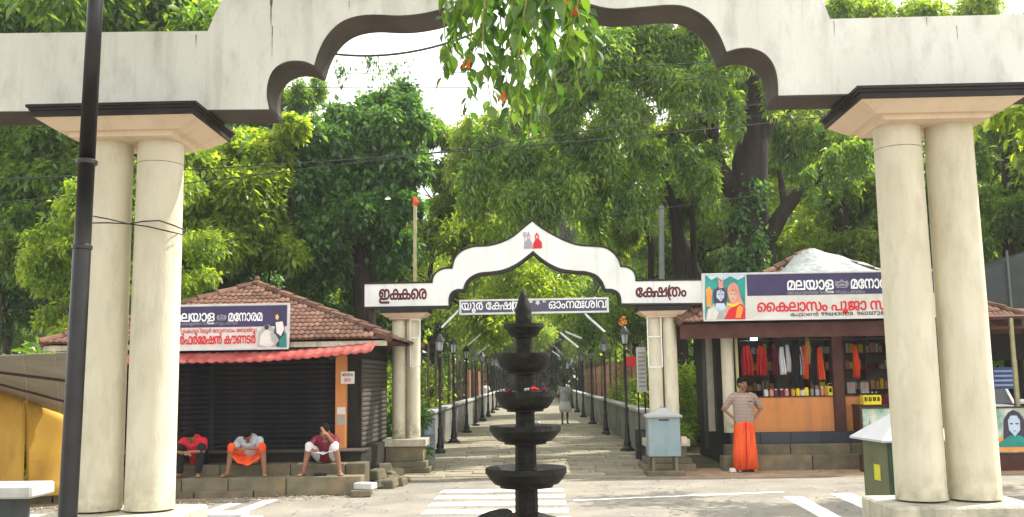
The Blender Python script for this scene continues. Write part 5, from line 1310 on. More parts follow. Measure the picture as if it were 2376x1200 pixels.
def foot(mb, ankle, dirv, s=1.0, z0=0.0):
    a=Vector(ankle); d=Vector(dirv); d.z=0; d.normalize(); sd=Vector((-d.y,d.x,0)); g=Vector((a.x,a.y,z0))
    limb(mb,[a,g-d*.03*s+Vector((0,0,.035))],[.036*s,.034*s]); mb.tube([g-d*.045*s+Vector((0,0,.03)),g+d*.06*s+Vector((0,0,.032)),g+d*.14*s+Vector((0,0,.02))],[.032*s,.036*s,.034*s],10)
    for k in range(5): b0=g+d*.135*s+sd*(k-2)*.016*s+Vector((0,0,.014)); mb.tube([b0,b0+d*(.05-.006*abs(k-1))*s],[.013*s,.009*s],7)
def head(mb, c, rot, s=1.0):
    c=Vector(c); e=lambda off,r: mb.ell(c+rot@(Vector(off)*s),tuple(x*s for x in r),14,10,rot)
    e((0,.008,.02),(.074,.092,.092)); e((0,-.03,-.045),(.052,.056,.06)); e((0,-.09,-.012),(.013,.02,.026)); e((0,-.078,-.062),(.024,.012,.009)); e((0,-.075,-.095),(.026,.016,.016))
    for sx in (-1,1): e((sx*.076,.005,-.005),(.010,.02,.032)); e((sx*.03,-.078,.022),(.02,.01,.008)); e((sx*.042,-.055,-.03),(.025,.025,.03))
def head_extras(parent, c, rot, s=1.0, hat=False):
    c=Vector(c); mb=MB()
    mb.ell(c+rot@(Vector((0,.020,.050))*s),(.086*s,.10*s,.092*s),16,12,rot); mb.ell(c+rot@(Vector((0,.055,-.0))*s),(.074*s,.06*s,.075*s),14,10,rot)
    remesh(mb,'hair','hair',parent,.010,3)
    for sx in (-1,1):
        mb=MB(); mb.ell(c+rot@(Vector((sx*.03,-.081,.006))*s),(.011*s,.006*s,.006*s),8,6,rot); mb.build('eye',MT['ink'],parent)
        mb=MB(); mb.ell(c+rot@(Vector((sx*.031,-.084,.026))*s),(.017*s,.005*s,.004*s),8,6,rot); mb.build('eyebrow',MT['hair'],parent)
def face_hair(parent,c,rot):
    mb=MB(); mb.ell(Vector(c)+rot@Vector((0,-.088,-.048)),(.028,.01,.008),10,6,rot); mb.build('moustache',MT['hair'],parent)
def skirt(nm, rings, m, parent, folds=9, amp=.012, close=True, thick=.006):
    """rings: list of (centre, rx, ry) top to bottom"""
    mb=MB(); seg=56
    for j,(c,rx,ry) in enumerate(rings):
        t=j/(len(rings)-1)
        for k in range(seg):
            a=2*math.pi*k/seg; q_=1+amp*t*8*math.sin(a*folds+1.7*math.sin(a*2)+t)+.02*math.sin(a*23)*t
            mb.v.append((c[0]+rx*q_*math.cos(a),c[1]+ry*q_*math.sin(a),c[2]+.01*math.sin(a*3)*t))
    for j in range(len(rings)-1):
        for k in range(seg): a=j*seg+k; b_=j*seg+(k+1)%seg; mb.f.append((a,b_,b_+seg,a+seg)); mb.m.append(0)
    o=mb.build(nm,MT[m],parent,smooth=True); md=o.modifiers.new('t','SOLIDIFY'); md.thickness=thick; return o

# --- standing man, hands on hips, in front of the right shop
pm=P(1731,1086,18.05)
man=empty('person',(pm.x,18.05,0),'man standing with hands on hips in checked shirt and long saffron lungi','person',rz=R(4))
mb=MB(); hr=Matrix.Rotation(R(22),3,'Z')
for sx in (-1,1):
    limb(mb,[(sx*.10,0,.90),(sx*.11,-.02,.48),(sx*.115,.01,.09)],[.085,.055,.036]); foot(mb,(sx*.115,.01,.09),(sx*.25,-1,0))
    limb(mb,[(sx*.175,.0,1.40),(sx*.355,.075,1.145),(sx*.205,-.03,.985)],[.05,.040,.026]); hand(mb,(sx*.205,-.03,.985),(-sx*.75,-.45,-.35),(sx*.2,.9,0),.8)
mb.tube([(0,0,.88),(0,-.005,1.08),(0,.0,1.25),(0,.01,1.40),(0,.005,1.46)],[.135,.135,.15,.12,.07],16)
limb(mb,[(0,.01,1.44),(0,-.01,1.53)],[.056,.052]); head(mb,(0,-.02,1.60),hr)
remesh(mb,'body','skin',man,.0085,3)
head_extras(man,(0,-.02,1.60),hr); face_hair(man,(0,-.02,1.60),hr)
mb=MB(); 
mb.tube([(0,0,.90),(0,-.012,1.0),(0,-.02,1.1),(0,-.01,1.25),(0,.005,1.37),(0,.01,1.435)],[.172,.17,.172,.178,.16,.085],20)
for sx in (-1,1): limb(mb,[(sx*.14,.005,1.385),(sx*.20,.01,1.36),(sx*.315,.06,1.19)],[.075,.074,.062])
for v in range(len(mb.v)): 
    x,y_,z=mb.v[v]
    if abs(x)<.2 and z<1.42: mb.v[v]=(x*1.12,y_*.82,z)
remesh(mb,'shirt','check',man,.011,3)
mb=MB(); mb.box(.055,.125,-.162,-.150,1.20,1.29); mb.build('pocket',MT['check'],man); mb=MB(); mb.box(.06,.12,-.166,-.152,1.275,1.295); mb.build('phone',MT['ink'],man)
for k in range(5): mb=MB(); mb.ell((0,-.165+.006*k,.97+k*.085),(.006,.004,.006),8,5); mb.build('button',MT['ink'],man)
skirt('lungi',[((0,0,.96),.165,.14),((0,0,.85),.185,.15),((0,-.005,.6),.20,.15),((0,0,.35),.215,.15),((0,0,.05),.225,.16)],'saffron',man,7,.010)
mb=MB(); mb.bar((-.01,-.158,.90),(-.03,-.165,.06),.014,.02); mb.build('lungi_fold',MT['crimson_cloth'],man)
mb=MB(); mb.box(-.06,.06,-.09,.09,0,.07,taper=.7); o=mb.build('paper_cup',MT['pwhite'],bevel=.01); o.location=(pm.x-.26,18.0,.006); tag(o,'small crumpled white packet on the ground by the standing man','packet')

# --- seated men
def seated(px,label,shirt,lower,knee=.20,headz=.66,face_hand=False,arms='cross',lean=.0,Z=.289,sk='skin',spread=.24,skirtdrop=.2,Yf=15.42,trousers=False,s=.98,headtilt=60,turn=0):
    pq=P(px,1103,Yf); g=empty('person',(pq.x,Yf,Z),label,'person',rz=turn); g.scale=(s,s,s)
    hip=Vector((0,.38,.27)); ch=Vector((lean,.20,.50)); sh=Vector((lean,.12,.585)); hd=Vector((lean,-.01,headz)); hr=Matrix.Rotation(R(headtilt),3,'X')
    mb=MB(); hands=MB()
    for sx in (-1,1):
        k_=Vector((sx*knee,-.02,.475)); a_=Vector((sx*spread,-.03,.085))
        limb(mb,[hip+Vector((sx*.09,0,0)),k_],[.085,.058]); limb(mb,[k_,k_.lerp(a_,.35)+Vector((0,.02,0)),a_],[.056,.052,.033]); foot(mb,a_,(sx*.35,-1,0))
        s0=sh+Vector((sx*.165,.02,-.02))
        if face_hand and sx==1: e_=Vector((sx*.20,-.03,.50)); h_=Vector((lean+.04,-.10,headz-.04)); 
        elif arms=='cross': e_=Vector((sx*.225,-.04,.41)); h_=Vector((sx*.02+lean,-.16,.40+.01*sx))
        elif arms=='phone': e_=Vector((sx*.24,.02,.44)); h_=Vector((sx*.07,-.13,.45))
        else: e_=Vector((sx*.20,.05,.42)); h_=Vector((sx*.12,-.08,.40))
        limb(mb,[s0,e_,h_],[.047,.036,.024]); hand(mb,h_,(h_-e_).normalized(),(0,.3,-1) if not face_hand else (0,-.5,.5),.7,.95)
    mb.tube([hip,ch,sh,sh+Vector((0,-.03,.03))],[.14,.135,.11,.06],14); mb.ell(hip,(.16,.13,.11)); limb(mb,[sh,hd+Vector((0,.05,-.02))],[.06,.055]); head(mb,hd,hr,.98)
    remesh(mb,'body',sk,g,.010,3); head_extras(g,hd,hr,.98)
    mb=MB(); mb.tube([hip+Vector((0,.01,.0)),ch,sh,sh+Vector((0,-.02,.015))],[.165,.165,.14,.085],18); mb.ell(sh,(.175,.08,.075))
    for sx in (-1,1):
        s0=sh+Vector((sx*.165,.02,-.02)); e_=Vector((sx*.225,-.02,.43)) if not(face_hand and sx==1) else Vector((.20,-.02,.50)); limb(mb,[s0,s0.lerp(e_,.75)],[.068,.062])
    remesh(mb,'shirt',shirt,g,.012,3)
    if trousers:
        mb=MB()
        for sx in (-1,1):
            k_=Vector((sx*knee,-.02,.475)); a_=Vector((sx*spread,-.03,.10)); limb(mb,[hip+Vector((sx*.09,0,0)),k_],[.10,.078]); limb(mb,[k_,k_.lerp(a_,.4)+Vector((0,.02,0)),a_],[.078,.072,.055])
        mb.ell(hip,(.18,.15,.12)); remesh(mb,'trousers',lower,g,.012,3)
    else:
        mb=MB(); n1,n2=22,12
        for j in range(n2+1):
            v=j/n2
            for i in range(n1+1):
                u=i/n1*2-1; top=Vector((u*(knee+.07),.30-.34*v,.39+.125*v-.02)); drop=skirtdrop*(1-abs(u)**2.2)*(v**1.2)
                mb.v.append((top.x*(.75+.25*v), top.y-.05*math.sin(v*3)*(1-u*u)-.015*math.sin(u*14), top.z-drop-.06*abs(u)**6+.01*math.sin(u*11+v*4)))
        for j in range(n2):
            for i in range(n1): a=j*(n1+1)+i; mb.f.append((a,a+1,a+n1+2,a+n1+1)); mb.m.append(0)
        m2=MB(); m2.v=[tuple(Vector(v)+Vector((0,0,-.012))) for v in mb.v]; m2.f=list(mb.f); m2.m=list(mb.m)
        o=m2.build('lungi_drape',MT[lower],g,smooth=True); md=o.modifiers.new('t','SOLIDIFY'); md.thickness=.012
        mb=MB()
        for sx in (-1,1): limb(mb,[Vector((sx*.09,.36,.28)),Vector((sx*knee,-.02,.475)),Vector((sx*(knee+.005),-.025,.43))],[.105,.068,.06])
        mb.ell(hip,(.18,.15,.12)); remesh(mb,'lungi',lower,g,.012,2)
    return g
seated(440,'seated man in bright red shirt and black trousers bent over his folded arms','shirt_red','black_cloth',trousers=True,headz=.665,spread=.15,knee=.19,headtilt=50)
seated(572,'seated man in pale grey shirt and orange lungi looking down at his hands','grey_cloth','saffron',arms='phone',headz=.67,spread=.30,knee=.25,skirtdrop=.30,headtilt=58)
seated(747,'seated man in maroon shirt and white mundu resting his face on a hand','maroon_cloth','white_cloth',face_hand=True,arms='rest',headz=.70,lean=.04,spread=.29,knee=.21,skirtdrop=.13,headtilt=35,turn=R(3))
pq=P(278,1060,15.4); seated(268,'seated man in dark clothes half hidden between the near left columns','black_cloth','black_cloth',trousers=True,headz=.68)
# slippers beside them
for px,row,lab in ((728,1104,'brown slipper left of the man in the white mundu'),(746,1131,'dark slipper lying on the kerb side below the white mundu'),(757,1130,'second dark slipper right beside the first on the kerb side')):
    p_=G(px,row,.29 if row<1110 else .006); mb=MB(); mb.tube([(0,0,.012),(.06,0,.012),(.13,.005,.012),(.2,0,.012)],[.02,.032,.03,.034],8); mb.tube([(.13,-.03,.03),(.09,0,.045),(.13,.03,.03)],.006,5)
    for k in range(len(mb.v)): x,y_,z=mb.v[k]; mb.v[k]=(x,y_,max(0,min(z,.05)))
    o=mb.build('slipper',MT['rubber'],smooth=True); o.location=(p_.x,max(p_.y,15.3) if row<1110 else p_.y,p_.z); tag(o,lab,'slipper')

# --- walking men on the walkway
def walker(px,Y,label,shirt,lower,sk,s=1.0,rz=0):
    p_=P(px,980,Y); g=empty('person',(p_.x,Y,.018),label,'person',rz=rz); g.scale=(s,s,s); hr=Matrix.Rotation(R(8),3,'X'); mb=MB()
    for sx,fy,lift in ((-1,-.16,0),(1,.14,.02)):
        limb(mb,[(sx*.09,0,.9),(sx*.10,fy*.55-.03,.48),(sx*.10,fy,.09+lift)],[.08,.055,.034]); foot(mb,(sx*.10,fy,.09+lift),(sx*.15,-1,0),1,lift)
        limb(mb,[(sx*.18,0,1.40),(sx*.26,.03-fy*.3,1.13),(sx*.22,-.10-fy*.6,.95)],[.046,.037,.025]); hand(mb,(sx*.22,-.10-fy*.6,.95),(0,-.4,-1),(-sx,0,0),.5)
    mb.tube([(0,0,.88),(0,0,1.1),(0,0,1.3),(0,.01,1.45)],[.13,.13,.14,.07],14); limb(mb,[(0,0,1.44),(0,-.01,1.52)],[.055,.05]); head(mb,(0,-.02,1.60),hr)
    remesh(mb,'body',sk,g,.011,3); head_extras(g,(0,-.02,1.60),hr)
    mb=MB(); mb.tube([(0,0,.86),(0,0,1.1),(0,0,1.3),(0,.01,1.43)],[.165,.165,.165,.08],18)
    for sx,fy in ((-1,-.16),(1,.14)): limb(mb,[(sx*.15,0,1.385),(sx*.235,.02-fy*.2,1.20)],[.075,.064])
    remesh(mb,'shirt',shirt,g,.013,3)
    skirt('mundu',[((0,0,.95),.15,.13),((0,0,.8),.20,.17),((.01,-.02,.62),.23,.2),((.02,-.03,.46),.21,.18)],lower,g,5,.012)
walker(1311,37.5,'man in pale blue shirt and folded white mundu walking along the walkway','grey_cloth','white_cloth','skin2')
walker(1127,58,'tiny figure in pale clothes far down the left side of the walkway','white_cloth','white_cloth','skin2')
walker(1262,66,'tiny dark-shirted figure far down the middle of the walkway','black_cloth','white_cloth','skin2')

# ================================================================== FOLIAGE
def leaves(N, C_, Rr, size, droop=.5, out=.5, wide=.42, hang=0.0):
    """N leaves around clump centres C_ (K,3) with radii Rr (K,3)"""
    K=len(C_); vol=(Rr[:,0]*Rr[:,1]); idx=rng.choice(K,N,p=vol/vol.sum())
    d=rng.normal(size=(N,3)); d/=np.linalg.norm(d,axis=1)[:,None]
    r=rng.random(N)**(1/1.9)*(1+.22*rng.normal(size=N))
    pos=C_[idx]+d*r[:,None]*Rr[idx]
    if hang: pos[:,2]-=hang*rng.random(N)**2
    ax=rng.normal(size=(N,3))*.7+d*out; ax[:,2]-=droop; ax/=np.linalg.norm(ax,axis=1)[:,None]
    sd=np.cross(ax,rng.normal(size=(N,3))*.6+np.array([0,0,1.0])); sd/=np.linalg.norm(sd,axis=1)[:,None]+1e-9
    up=np.cross(sd,ax); L_=size*(rng.uniform(.65,1.25,N)**1.5)[:,None]; W=L_*wide*.5
    V=np.empty((N,4,3)); V[:,0]=pos; V[:,1]=pos+ax*L_*.45+sd*W+up*W*.35; V[:,2]=pos+ax*L_; V[:,3]=pos+ax*L_*.45-sd*W+up*W*.35
    V[:,2]-=np.array([0,0,1])*L_*.12
    return V.reshape(-1,3)
def leaf_mesh(nm, V, m):
    N=len(V)//4; me=bpy.data.meshes.new(nm); me.vertices.add(N*4); me.vertices.foreach_set('co',V.ravel().astype(np.float32))
    base=np.arange(N)*4; T=np.stack([base,base+1,base+2,base,base+2,base+3],1).reshape(-1)
    me.loops.add(N*6); me.loops.foreach_set('vertex_index',T.astype(np.int32)); me.polygons.add(N*2)
    me.polygons.foreach_set('loop_start',(np.arange(N*2)*3).astype(np.int32)); me.polygons.foreach_set('loop_total',np.full(N*2,3,np.int32))
    me.materials.append(m); me.update(calc_edges=True); return me
def limbs(mb, a, b, r0, r1, n=5, wig=.12, seg=7):
    a,b=Vector(a),Vector(b); L_=(b-a).length; pts=[]; rs=[]
    for i in range(n+1):
        t=i/n; p=a.lerp(b,t); 
        if 0<i<n: p+=Vector((rnd.uniform(-1,1),rnd.uniform(-1,1),rnd.uniform(-.5,.5)))*L_*wig*.5
        p.z+=math.sin(t*math.pi)*L_*.06; pts.append(p); rs.append(r0*(1-t)+r1*t)
    mb.tube(pts,rs,seg); return pts
def tree(name, base, trunk_pts, trunk_r, clumps, nleaf, size, leafm, label, cat='tree', group=None, barkm='bark', droop=.5, wide=.42, hang=0.0, link=True, nlimb=8, out=.5):
    """base location; trunk_pts relative; clumps list of (x,y,z,rx,ry,rz) relative"""
    t=empty(name, base, label, cat, group)
    mb=MB(); mb.tube(trunk_pts, trunk_r, 12)
    cl=np.array(clumps,float); top=Vector(trunk_pts[-1]); ks=sorted(range(len(clumps)),key=lambda k:-clumps[k][3])[:nlimb]
    for k in ks:
        c=Vector(clumps[k][:3]); j=min(range(len(trunk_pts)),key=lambda q_:(Vector(trunk_pts[q_])-c).length+ (100 if q_==0 else 0)); s0=Vector(trunk_pts[j]); rr=trunk_r[j]*.5
        limbs(mb,s0,c,rr,max(.015,rr*.2),6)
    mb.build('trunk',MT[barkm],t,smooth=True)
    # sub-clumps break up the outline
    sub=[]
    for c in clumps:
        for k in range(5):
            d=rng.normal(size=3); d/=np.linalg.norm(d); rr=rng.uniform(.35,.65); sub.append([c[0]+d[0]*c[3]*.85,c[1]+d[1]*c[4]*.85,c[2]+d[2]*c[5]*.85,c[3]*rr,c[4]*rr,c[5]*rr])
    sub=np.array(sub); allc=np.vstack([sub,cl*np.array([1,1,1,.7,.7,.7])]) 
    wts=None
    V=leaves(nleaf,allc[:,:3],allc[:,3:],size,droop,out,wide,hang)
    o=obj('crown',leaf_mesh('crown',V,MT[leafm]),t); return t
def pxclump(px,row,Y,rpx,base,ry=None,flat=.85):
    p=P(px,row,Y); r_=rpx/FPX*Y; return (p.x-base[0],Y-base[1]+rnd.uniform(-.6,.6),p.z-base[2],r_,(ry or r_),r_*flat)

# --- generic forest trees: four kinds, copied
def generic(kind, h, seed):
    rs=random.Random(seed); cl=[]
    for k in range(15):
        a=rs.uniform(0,6.28); t=rs.random(); rr=.24*h*math.sin(.35+t*2.3)*rs.uniform(.5,1.0); cl.append((math.cos(a)*rr,math.sin(a)*rr,h*(.30+.62*t),h*.11*rs.uniform(.8,1.3),h*.11*rs.uniform(.8,1.3),h*.085*rs.uniform(.8,1.2)))
    tp=[(0,0,-.3),(.05*h*rs.uniform(-1,1)*.3,0,h*.25),(.02*h,.01*h,h*.5),(0,0,h*.8)]
    lm=('leafA','leafB','leafC','leafA')[kind]
    return tree('forest_tree',(0,0,0),tp,[h*.02,h*.015,h*.011,h*.004],cl,36000,(.23,.25,.22,.27)[kind],lm,'x','tree','forest',nlimb=12,droop=(.5,.7,.4,.9)[kind],barkm='bark')
kinds=[generic(k,12.0,100+k) for k in range(4)]
for k in kinds: index_kids(k)
FL=['mid green leafy forest tree in the woods behind','dark green dense forest tree in the woods behind','yellow-green sunlit forest tree in the woods behind','broad drooping-leaved forest tree in the woods behind']
spots=[]
rs=random.Random(5)
for Y in (26,32,39,48,60,76,92):
    xw=Y*.62+5; x=-xw
    while x<xw:
        x+=rs.uniform(4.8,7.6)*(1+Y*.004)
        if 5<x<24 and 52<Y<90 and rs.random()<.6: continue
        if abs(x)<15 and 52<Y<90: continue
        if abs(x)<4.9-.0*Y and Y<95 and not(Y>=88): continue
        if 2.2<x<9.9 and Y<28: continue
        if -8.8<x<-2.6 and Y<24: continue
        q_=x/Y
        sc_=rs.uniform(.95,1.45)*(1+(Y-25)*.006)
        if -.27<q_<-.03: sc_=min(sc_, (1.74+.17*Y)/12.0)      # low trees under the open patch of sky
        spots.append((x+rs.uniform(-1,1),Y+rs.uniform(-1.5,1.5),sc_))
spots+= [(-1.5,96,1.7),(1.8,100,1.8),(-4,104,2.0),(5,95,1.6),(0,112,2.3)]
FT=[]
for i,(x,Y,s_) in enumerate(spots):
    k=rs.choice([0,0,1,1,2,2,3]) if x<0 else rs.choice([0,2,2,2,3,0])
    o=kinds[k] if not kinds[k].get('used') else copy_tree(kinds[k]); kinds[k]['used']=1
    o.location=(x,Y,0); o.rotation_euler=(0,0,rs.uniform(0,6.28)); o.scale=(s_*rs.uniform(.9,1.15),s_*rs.uniform(.9,1.15),s_)
    FT.append((o,k,x/Y,Y))
LM=['behind the lean-to at the left edge','behind the near left columns','above the left tiled roof','left of the vine tree','behind the flag pole','over the left of the walkway','over the right of the walkway','behind the grey utility pole','behind the big forked trunk','above the silver tarp','behind the near right columns','at the far right edge']
EDGE=[-.50,-.38,-.27,-.19,-.10,0,.10,.18,.27,.36,.46]
DP=['front','second','third','fourth','fifth','last']
cell={}
for o,k,q_,Y in FT:
    li=sum(q_>e for e in EDGE); di=min(5,sum(Y>e for e in (29,35.5,43.5,54,68)))
    cell.setdefault((li,di,k),[]).append((q_,o))
for (li,di,k),v in cell.items():
    v.sort(key=lambda a:a[0])
    for n_,(q_,o) in enumerate(v):
        w_='' if len(v)==1 else (('left ','right ') if len(v)==2 else ('leftmost ','middle ','rightmost ') if len(v)==3 else tuple(a+' ' for a in NTH))[n_]
        o['label']=f"{w_}{('mid-green','dark dense','yellow-green','droopy')[k]} tree in the {DP[di]} row of woods {LM[li]}"; o['group']='forest trees in the woods behind'
for o in bpy.data.objects:
    if 'used' in o: del o['used']

# --- special trees -------------------------------------------------------
# vine-covered tree behind the far gateway, left of centre
B=(P(840,700,25.5).x,25.5,0)
cl=[pxclump(*a,25.5,r_,B) for (a,r_) in [((850,255),62),((905,215),60),((950,275),45),((800,285),55),((760,330),68),((840,320),75),((930,310),62),((720,420),62),((800,420),80),((890,400),75),((960,370),40),((700,510),60),((780,520),75),((860,500),70),((935,470),45),((660,400),50),((640,470),50),((690,350),40),((740,590),60),((830,600),70),((900,570),50),((680,440),40)]]
tree('vine_tree',B,[(0,0,-.3),(.1,0,3),(-.1,.2,6),(.1,.1,9.5)],[.4,.3,.22,.1],cl,85000,.185,'leafB','tall tree smothered in dark glossy vines under the open sky patch left of centre','tree',droop=.7,wide=.6,out=.6,hang=.4)
# bright bushy tree left of it
B=(P(520,760,24).x,24,0)
cl=[pxclump(*a,24,r_,B) for (a,r_) in [((560,340),60),((500,400),70),((600,400),60),((470,330),50),((640,340),45),((540,470),75),((620,480),65),((460,500),60),((560,560),70),((640,570),60),((480,600),55),((690,300),30)]]
tree('leafy_tree',B,[(0,0,-.3),(.1,0,2.5),(-.1,.1,5.6)],[.28,.2,.08],cl,55000,.20,'leafC','bright sunlit leafy tree above the left tiled roof','tree',droop=.5,wide=.5)
# big tree behind the top of the left beam
B=(P(230,760,27).x,27,0)
cl=[pxclump(*a,26,r_,B) for (a,r_) in [((60,30),80),((180,20),80),((300,20),80),((420,30),70),((480,60),50),((120,330),70),((60,420),80),((30,330),60),((150,430),60),((250,400),60),((100,520),70),((20,560),60),((300,480),60)]]
tree('leafy_tree',B,[(0,0,-.3),(.2,0,4),(.3,.3,8),(0,0,11)],[.45,.33,.22,.1],cl,70000,.22,'leafA','big green tree rising behind the left end of the near gateway beam','tree',wide=.45)
# saplings and creepers at left edge
for (bx,Y,lab,sd) in ((-.395*21,21,'slender sapling with yellow-green stems right of the left edge',1),(-.47*21,21,'slender sapling nearest the left edge with bare stems',2)):
    B=(bx,Y,0); cl=[(rnd.uniform(-.9,.9),rnd.uniform(-.6,.6),rnd.uniform(2.2,6.4),.55,.55,.4) for k in range(13)]
    t=tree('sapling',B,[(0,0,-.2),(.12,0,1.5),(-.1,.05,3),(.1,0,5.4)],[.07,.06,.045,.02],cl,18000,.13,'leafC',lab,'tree',barkm='bark2',droop=.7)
    mb=MB()
    for k in range(5): mb.tube([(rnd.uniform(-.5,.5),rnd.uniform(-.3,.3),0),(rnd.uniform(-.6,.6),0,1.6),(rnd.uniform(-.8,.8),0,3.6)],[.035,.028,.012],6)
    mb.build('stem',MT['bark2'],t,smooth=True)
# large trunk tree on the right
Yb=24.5; B=(P(1741,700,Yb).x,Yb,0)
def rel(px,row,Y=Yb): p=P(px,row,Y); return (p.x-B[0],Y-B[1],p.z)
k_=Yb/FPX
cl=[pxclump(*a,Yb-.5,r_,B) for (a,r_) in [((1600,70),55),((1700,90),60),((1500,110),60),((1420,130),60),((1560,190),50),((1450,240),55),((1650,200),45),((1380,330),50),((1330,420),45),((1420,370),48),((1500,330),38),((1300,240),45),((1350,170),50),((1590,350),36),((1470,450),40),((1385,480),40),((1290,120),45),((1370,60),55),((1440,60),50),((1500,40),55),((1620,20),50),((1230,330),42),((1180,380),40),((1130,330),35),((1270,430),45),((1200,450),38),((1100,400),35),((1330,320),40)]]
cl+=[pxclump(*a,Yb-.6,r_,B) for (a,r_) in [((1700,235),30),((1665,330),26),((1780,190),28),((1640,400),24),((1930,350),22),((1990,330),26),((1870,400),18)]]
cl+=[pxclump(*a,Yb+3.2,r_,B) for (a,r_) in [((1770,210),60),((1850,300),50),((1720,200),45),((1930,330),45),((1650,120),50)]]
bt=tree('banyan_tree',B,[(0,0,-.3),rel(1740,600),rel(1738,480),rel(1740,380),rel(1750,300),rel(1756,200),rel(1700,90)],[52*k_,44*k_,40*k_,42*k_,32*k_,20*k_,10*k_],cl,105000,.16,'leafA','huge dark-trunked tree forking behind the right shop','tree',droop=1.1,wide=.34,hang=.9,nlimb=5)
mb=MB()
def br(pts,rs_): mb.tube([rel(*p) for p in pts],[r_*k_ for r_ in rs_],12)
br([(1735,480),(1700,440),(1668,390),(1650,340),(1655,280),(1640,200)],[26,24,20,17,14,8])
br([(1755,600),(1790,540),(1815,495),(1850,450),(1900,410),(1950,375),(2010,340),(2080,300),(2150,250)],[22,20,18,15,12,9,6,4,2])
br([(1822,480),(1815,440),(1810,395)],[9,8,6])
br([(1650,290),(1600,262),(1535,235),(1503,190),(1518,130),(1532,60),(1540,0)],[7,9,14,10,10,9,7])
br([(1750,330),(1790,270),(1800,180),(1830,60)],[26,20,14,8])
br([(1720,480),(1690,520),(1700,620),(1705,700)],[8,9,10,14]); br([(1770,470),(1785,560),(1790,700)],[8,12,18])
mb.build('branch',MT['bark'],bt,smooth=True)
# ivy on the trunk
iv=np.array([[*rel(px,row,Yb-.45),.32,.2,.5] for px,row in ((1720,600),(1760,560),(1735,640),(1770,640),(1700,620),(1715,500),(1755,450))])
obj('ivy',leaf_mesh('ivy',leaves(2600,iv[:,:3],iv[:,3:],.12,.8,.3,.7),MT['leafB']),bt)
cl=[(rnd.uniform(-6.6,2.4),rnd.uniform(-1.6,1.6),rnd.uniform(5.4,7.2),.9,.9,.5) for k in range(23)]
tree('roadside_tree',(13.2,15.6,0),[(0,0,-.3),(-.3,0,2.5),(-1.2,.1,4.6),(-3.2,0,6.0)],[.35,.28,.2,.08],cl,20000,.18,'leafC','roadside tree showing as bright leaves above the right end of the near beam','tree')
B=(5.6,31.0,0)
cl=[pxclump(*a,30,r_,B) for a,r_ in [((1090,300),38),((1150,262),42),((1220,225),45),((1290,170),48),((1340,110),45),((1130,380),40),((1200,330),42),((1270,290),45),((1320,240),45),((1100,450),38),((1180,430),40),((1260,400),42),((1310,350),42),((1400,200),45),((1400,300),45),((1060,350),30),((1350,430),40),((1230,500),40)]]
tree('drooping_tree',B,[(0,0,-.3),(.1,0,4),(-1.2,0,7.5),(-3.0,0,9.0)],[.28,.2,.13,.06],cl,42000,.17,'leafC','airy tree with hanging shoots filling the view above the far gateway apex','tree',droop=1.1,hang=.9,wide=.34,nlimb=5)
B=(P(600,760,31).x,31,0)
cl=[pxclump(*a,31,r_,B) for a,r_ in [((700,230),38),((660,280),40),((720,300),36),((740,190),26),((640,210),35),((600,260),40)]]
tree('slim_tree',B,[(0,0,-.3),(.2,0,4),(.8,0,8),(1.3,0,10)],[.2,.15,.1,.05],cl,14000,.14,'leafA','thin open-crowned tree against the sky left of the vine tree','tree',droop=.8,hang=.4)
B=(-4.2,33.5,0)
cl=[pxclump(*a,33,r_,B) for a,r_ in [((1000,290),40),((1040,330),42),((1010,400),45),((1070,420),45),((1020,480),45),((1090,500),42),((980,540),40),((1060,560),45),((1120,540),40),((950,300),35),((1100,380),35)]]
tree('leafy_tree',B,[(0,0,-.3),(.1,0,3),(.6,0,6)],[.22,.16,.07],cl,34000,.19,'leafA','round green tree just right of the pale flag pole','tree',droop=.6)
# slimmer trees in the middle right
for (pts,rs_,cls,lab,lm) in (
    ([(1572,700),(1574,560),(1565,480),(1530,400),(1490,330)],[17,15,13,9,5],[((1560,300),45),((1500,290),45),((1610,330),40),((1480,400),36),((1620,420),35)],'reddish slim trunk tree between the far gateway and the big trunk','leafC'),
    ([(1500,700),(1510,560),(1480,470),(1440,440)],[8,7,6,4],[((1440,410),38),((1500,440),35),((1410,470),32),((1450,520),34)],'thin leaning tree above the right arm of the far gateway','leafC'),
    ([(1610,700),(1606,500),(1600,420),(1590,330)],[7,7,6,4],[((1600,300),40),((1640,420),35),((1590,460),30)],'straight thin tree beside the reddish slim trunk','leafA')):
    Yt=26.5; B=(P(pts[0][0],700,Yt).x,Yt,0); kk=Yt/FPX
    tp=[(0,0,-.3)]+[((P(a[0],a[1],Yt).x-B[0]),0,P(a[0],a[1],Yt).z) for a in pts[1:]]
    tree('slim_tree',B,tp,[r_*kk for r_ in rs_],[pxclump(*a,Yt,r_,B) for a,r_ in cls],20000,.15,lm,lab,'tree',droop=.8,hang=.5,wide=.36)
# yellow-green tree at right between trunk and columns, and one past the right columns
B=(P(1950,760,29).x,29,0)
cl=[pxclump(*a,29,r_,B) for a,r_ in [((1900,520),60),((1960,450),60),((2000,350),60),((1900,330),50),((1850,560),45),((2000,560),60),((2150,60),80),((2050,50),70),((2250,40),70),((1960,20),60),((2080,450),60),((1960,240),50)]]
tree('leafy_tree',B,[(0,0,-.3),(.1,0,3),(.3,0,6),(.4,0,10)],[.3,.22,.16,.08],cl,65000,.18,'leafC','yellow-green backlit tree between the big trunk and the near right columns','tree')
B=(P(2340,760,27).x,27,0)
cl=[pxclump(*a,27,r_,B) for a,r_ in [((2320,320),60),((2380,400),60),((2300,450),50),((2350,520),55),((2290,560),45),((2420,300),70),((2330,250),50)]]
tree('leafy_tree',B,[(0,0,-.3),(.1,0,3),(.3,0,8)],[.3,.22,.1],cl,45000,.15,'leafA','shaded green tree at the right edge above the slate shelter','tree')
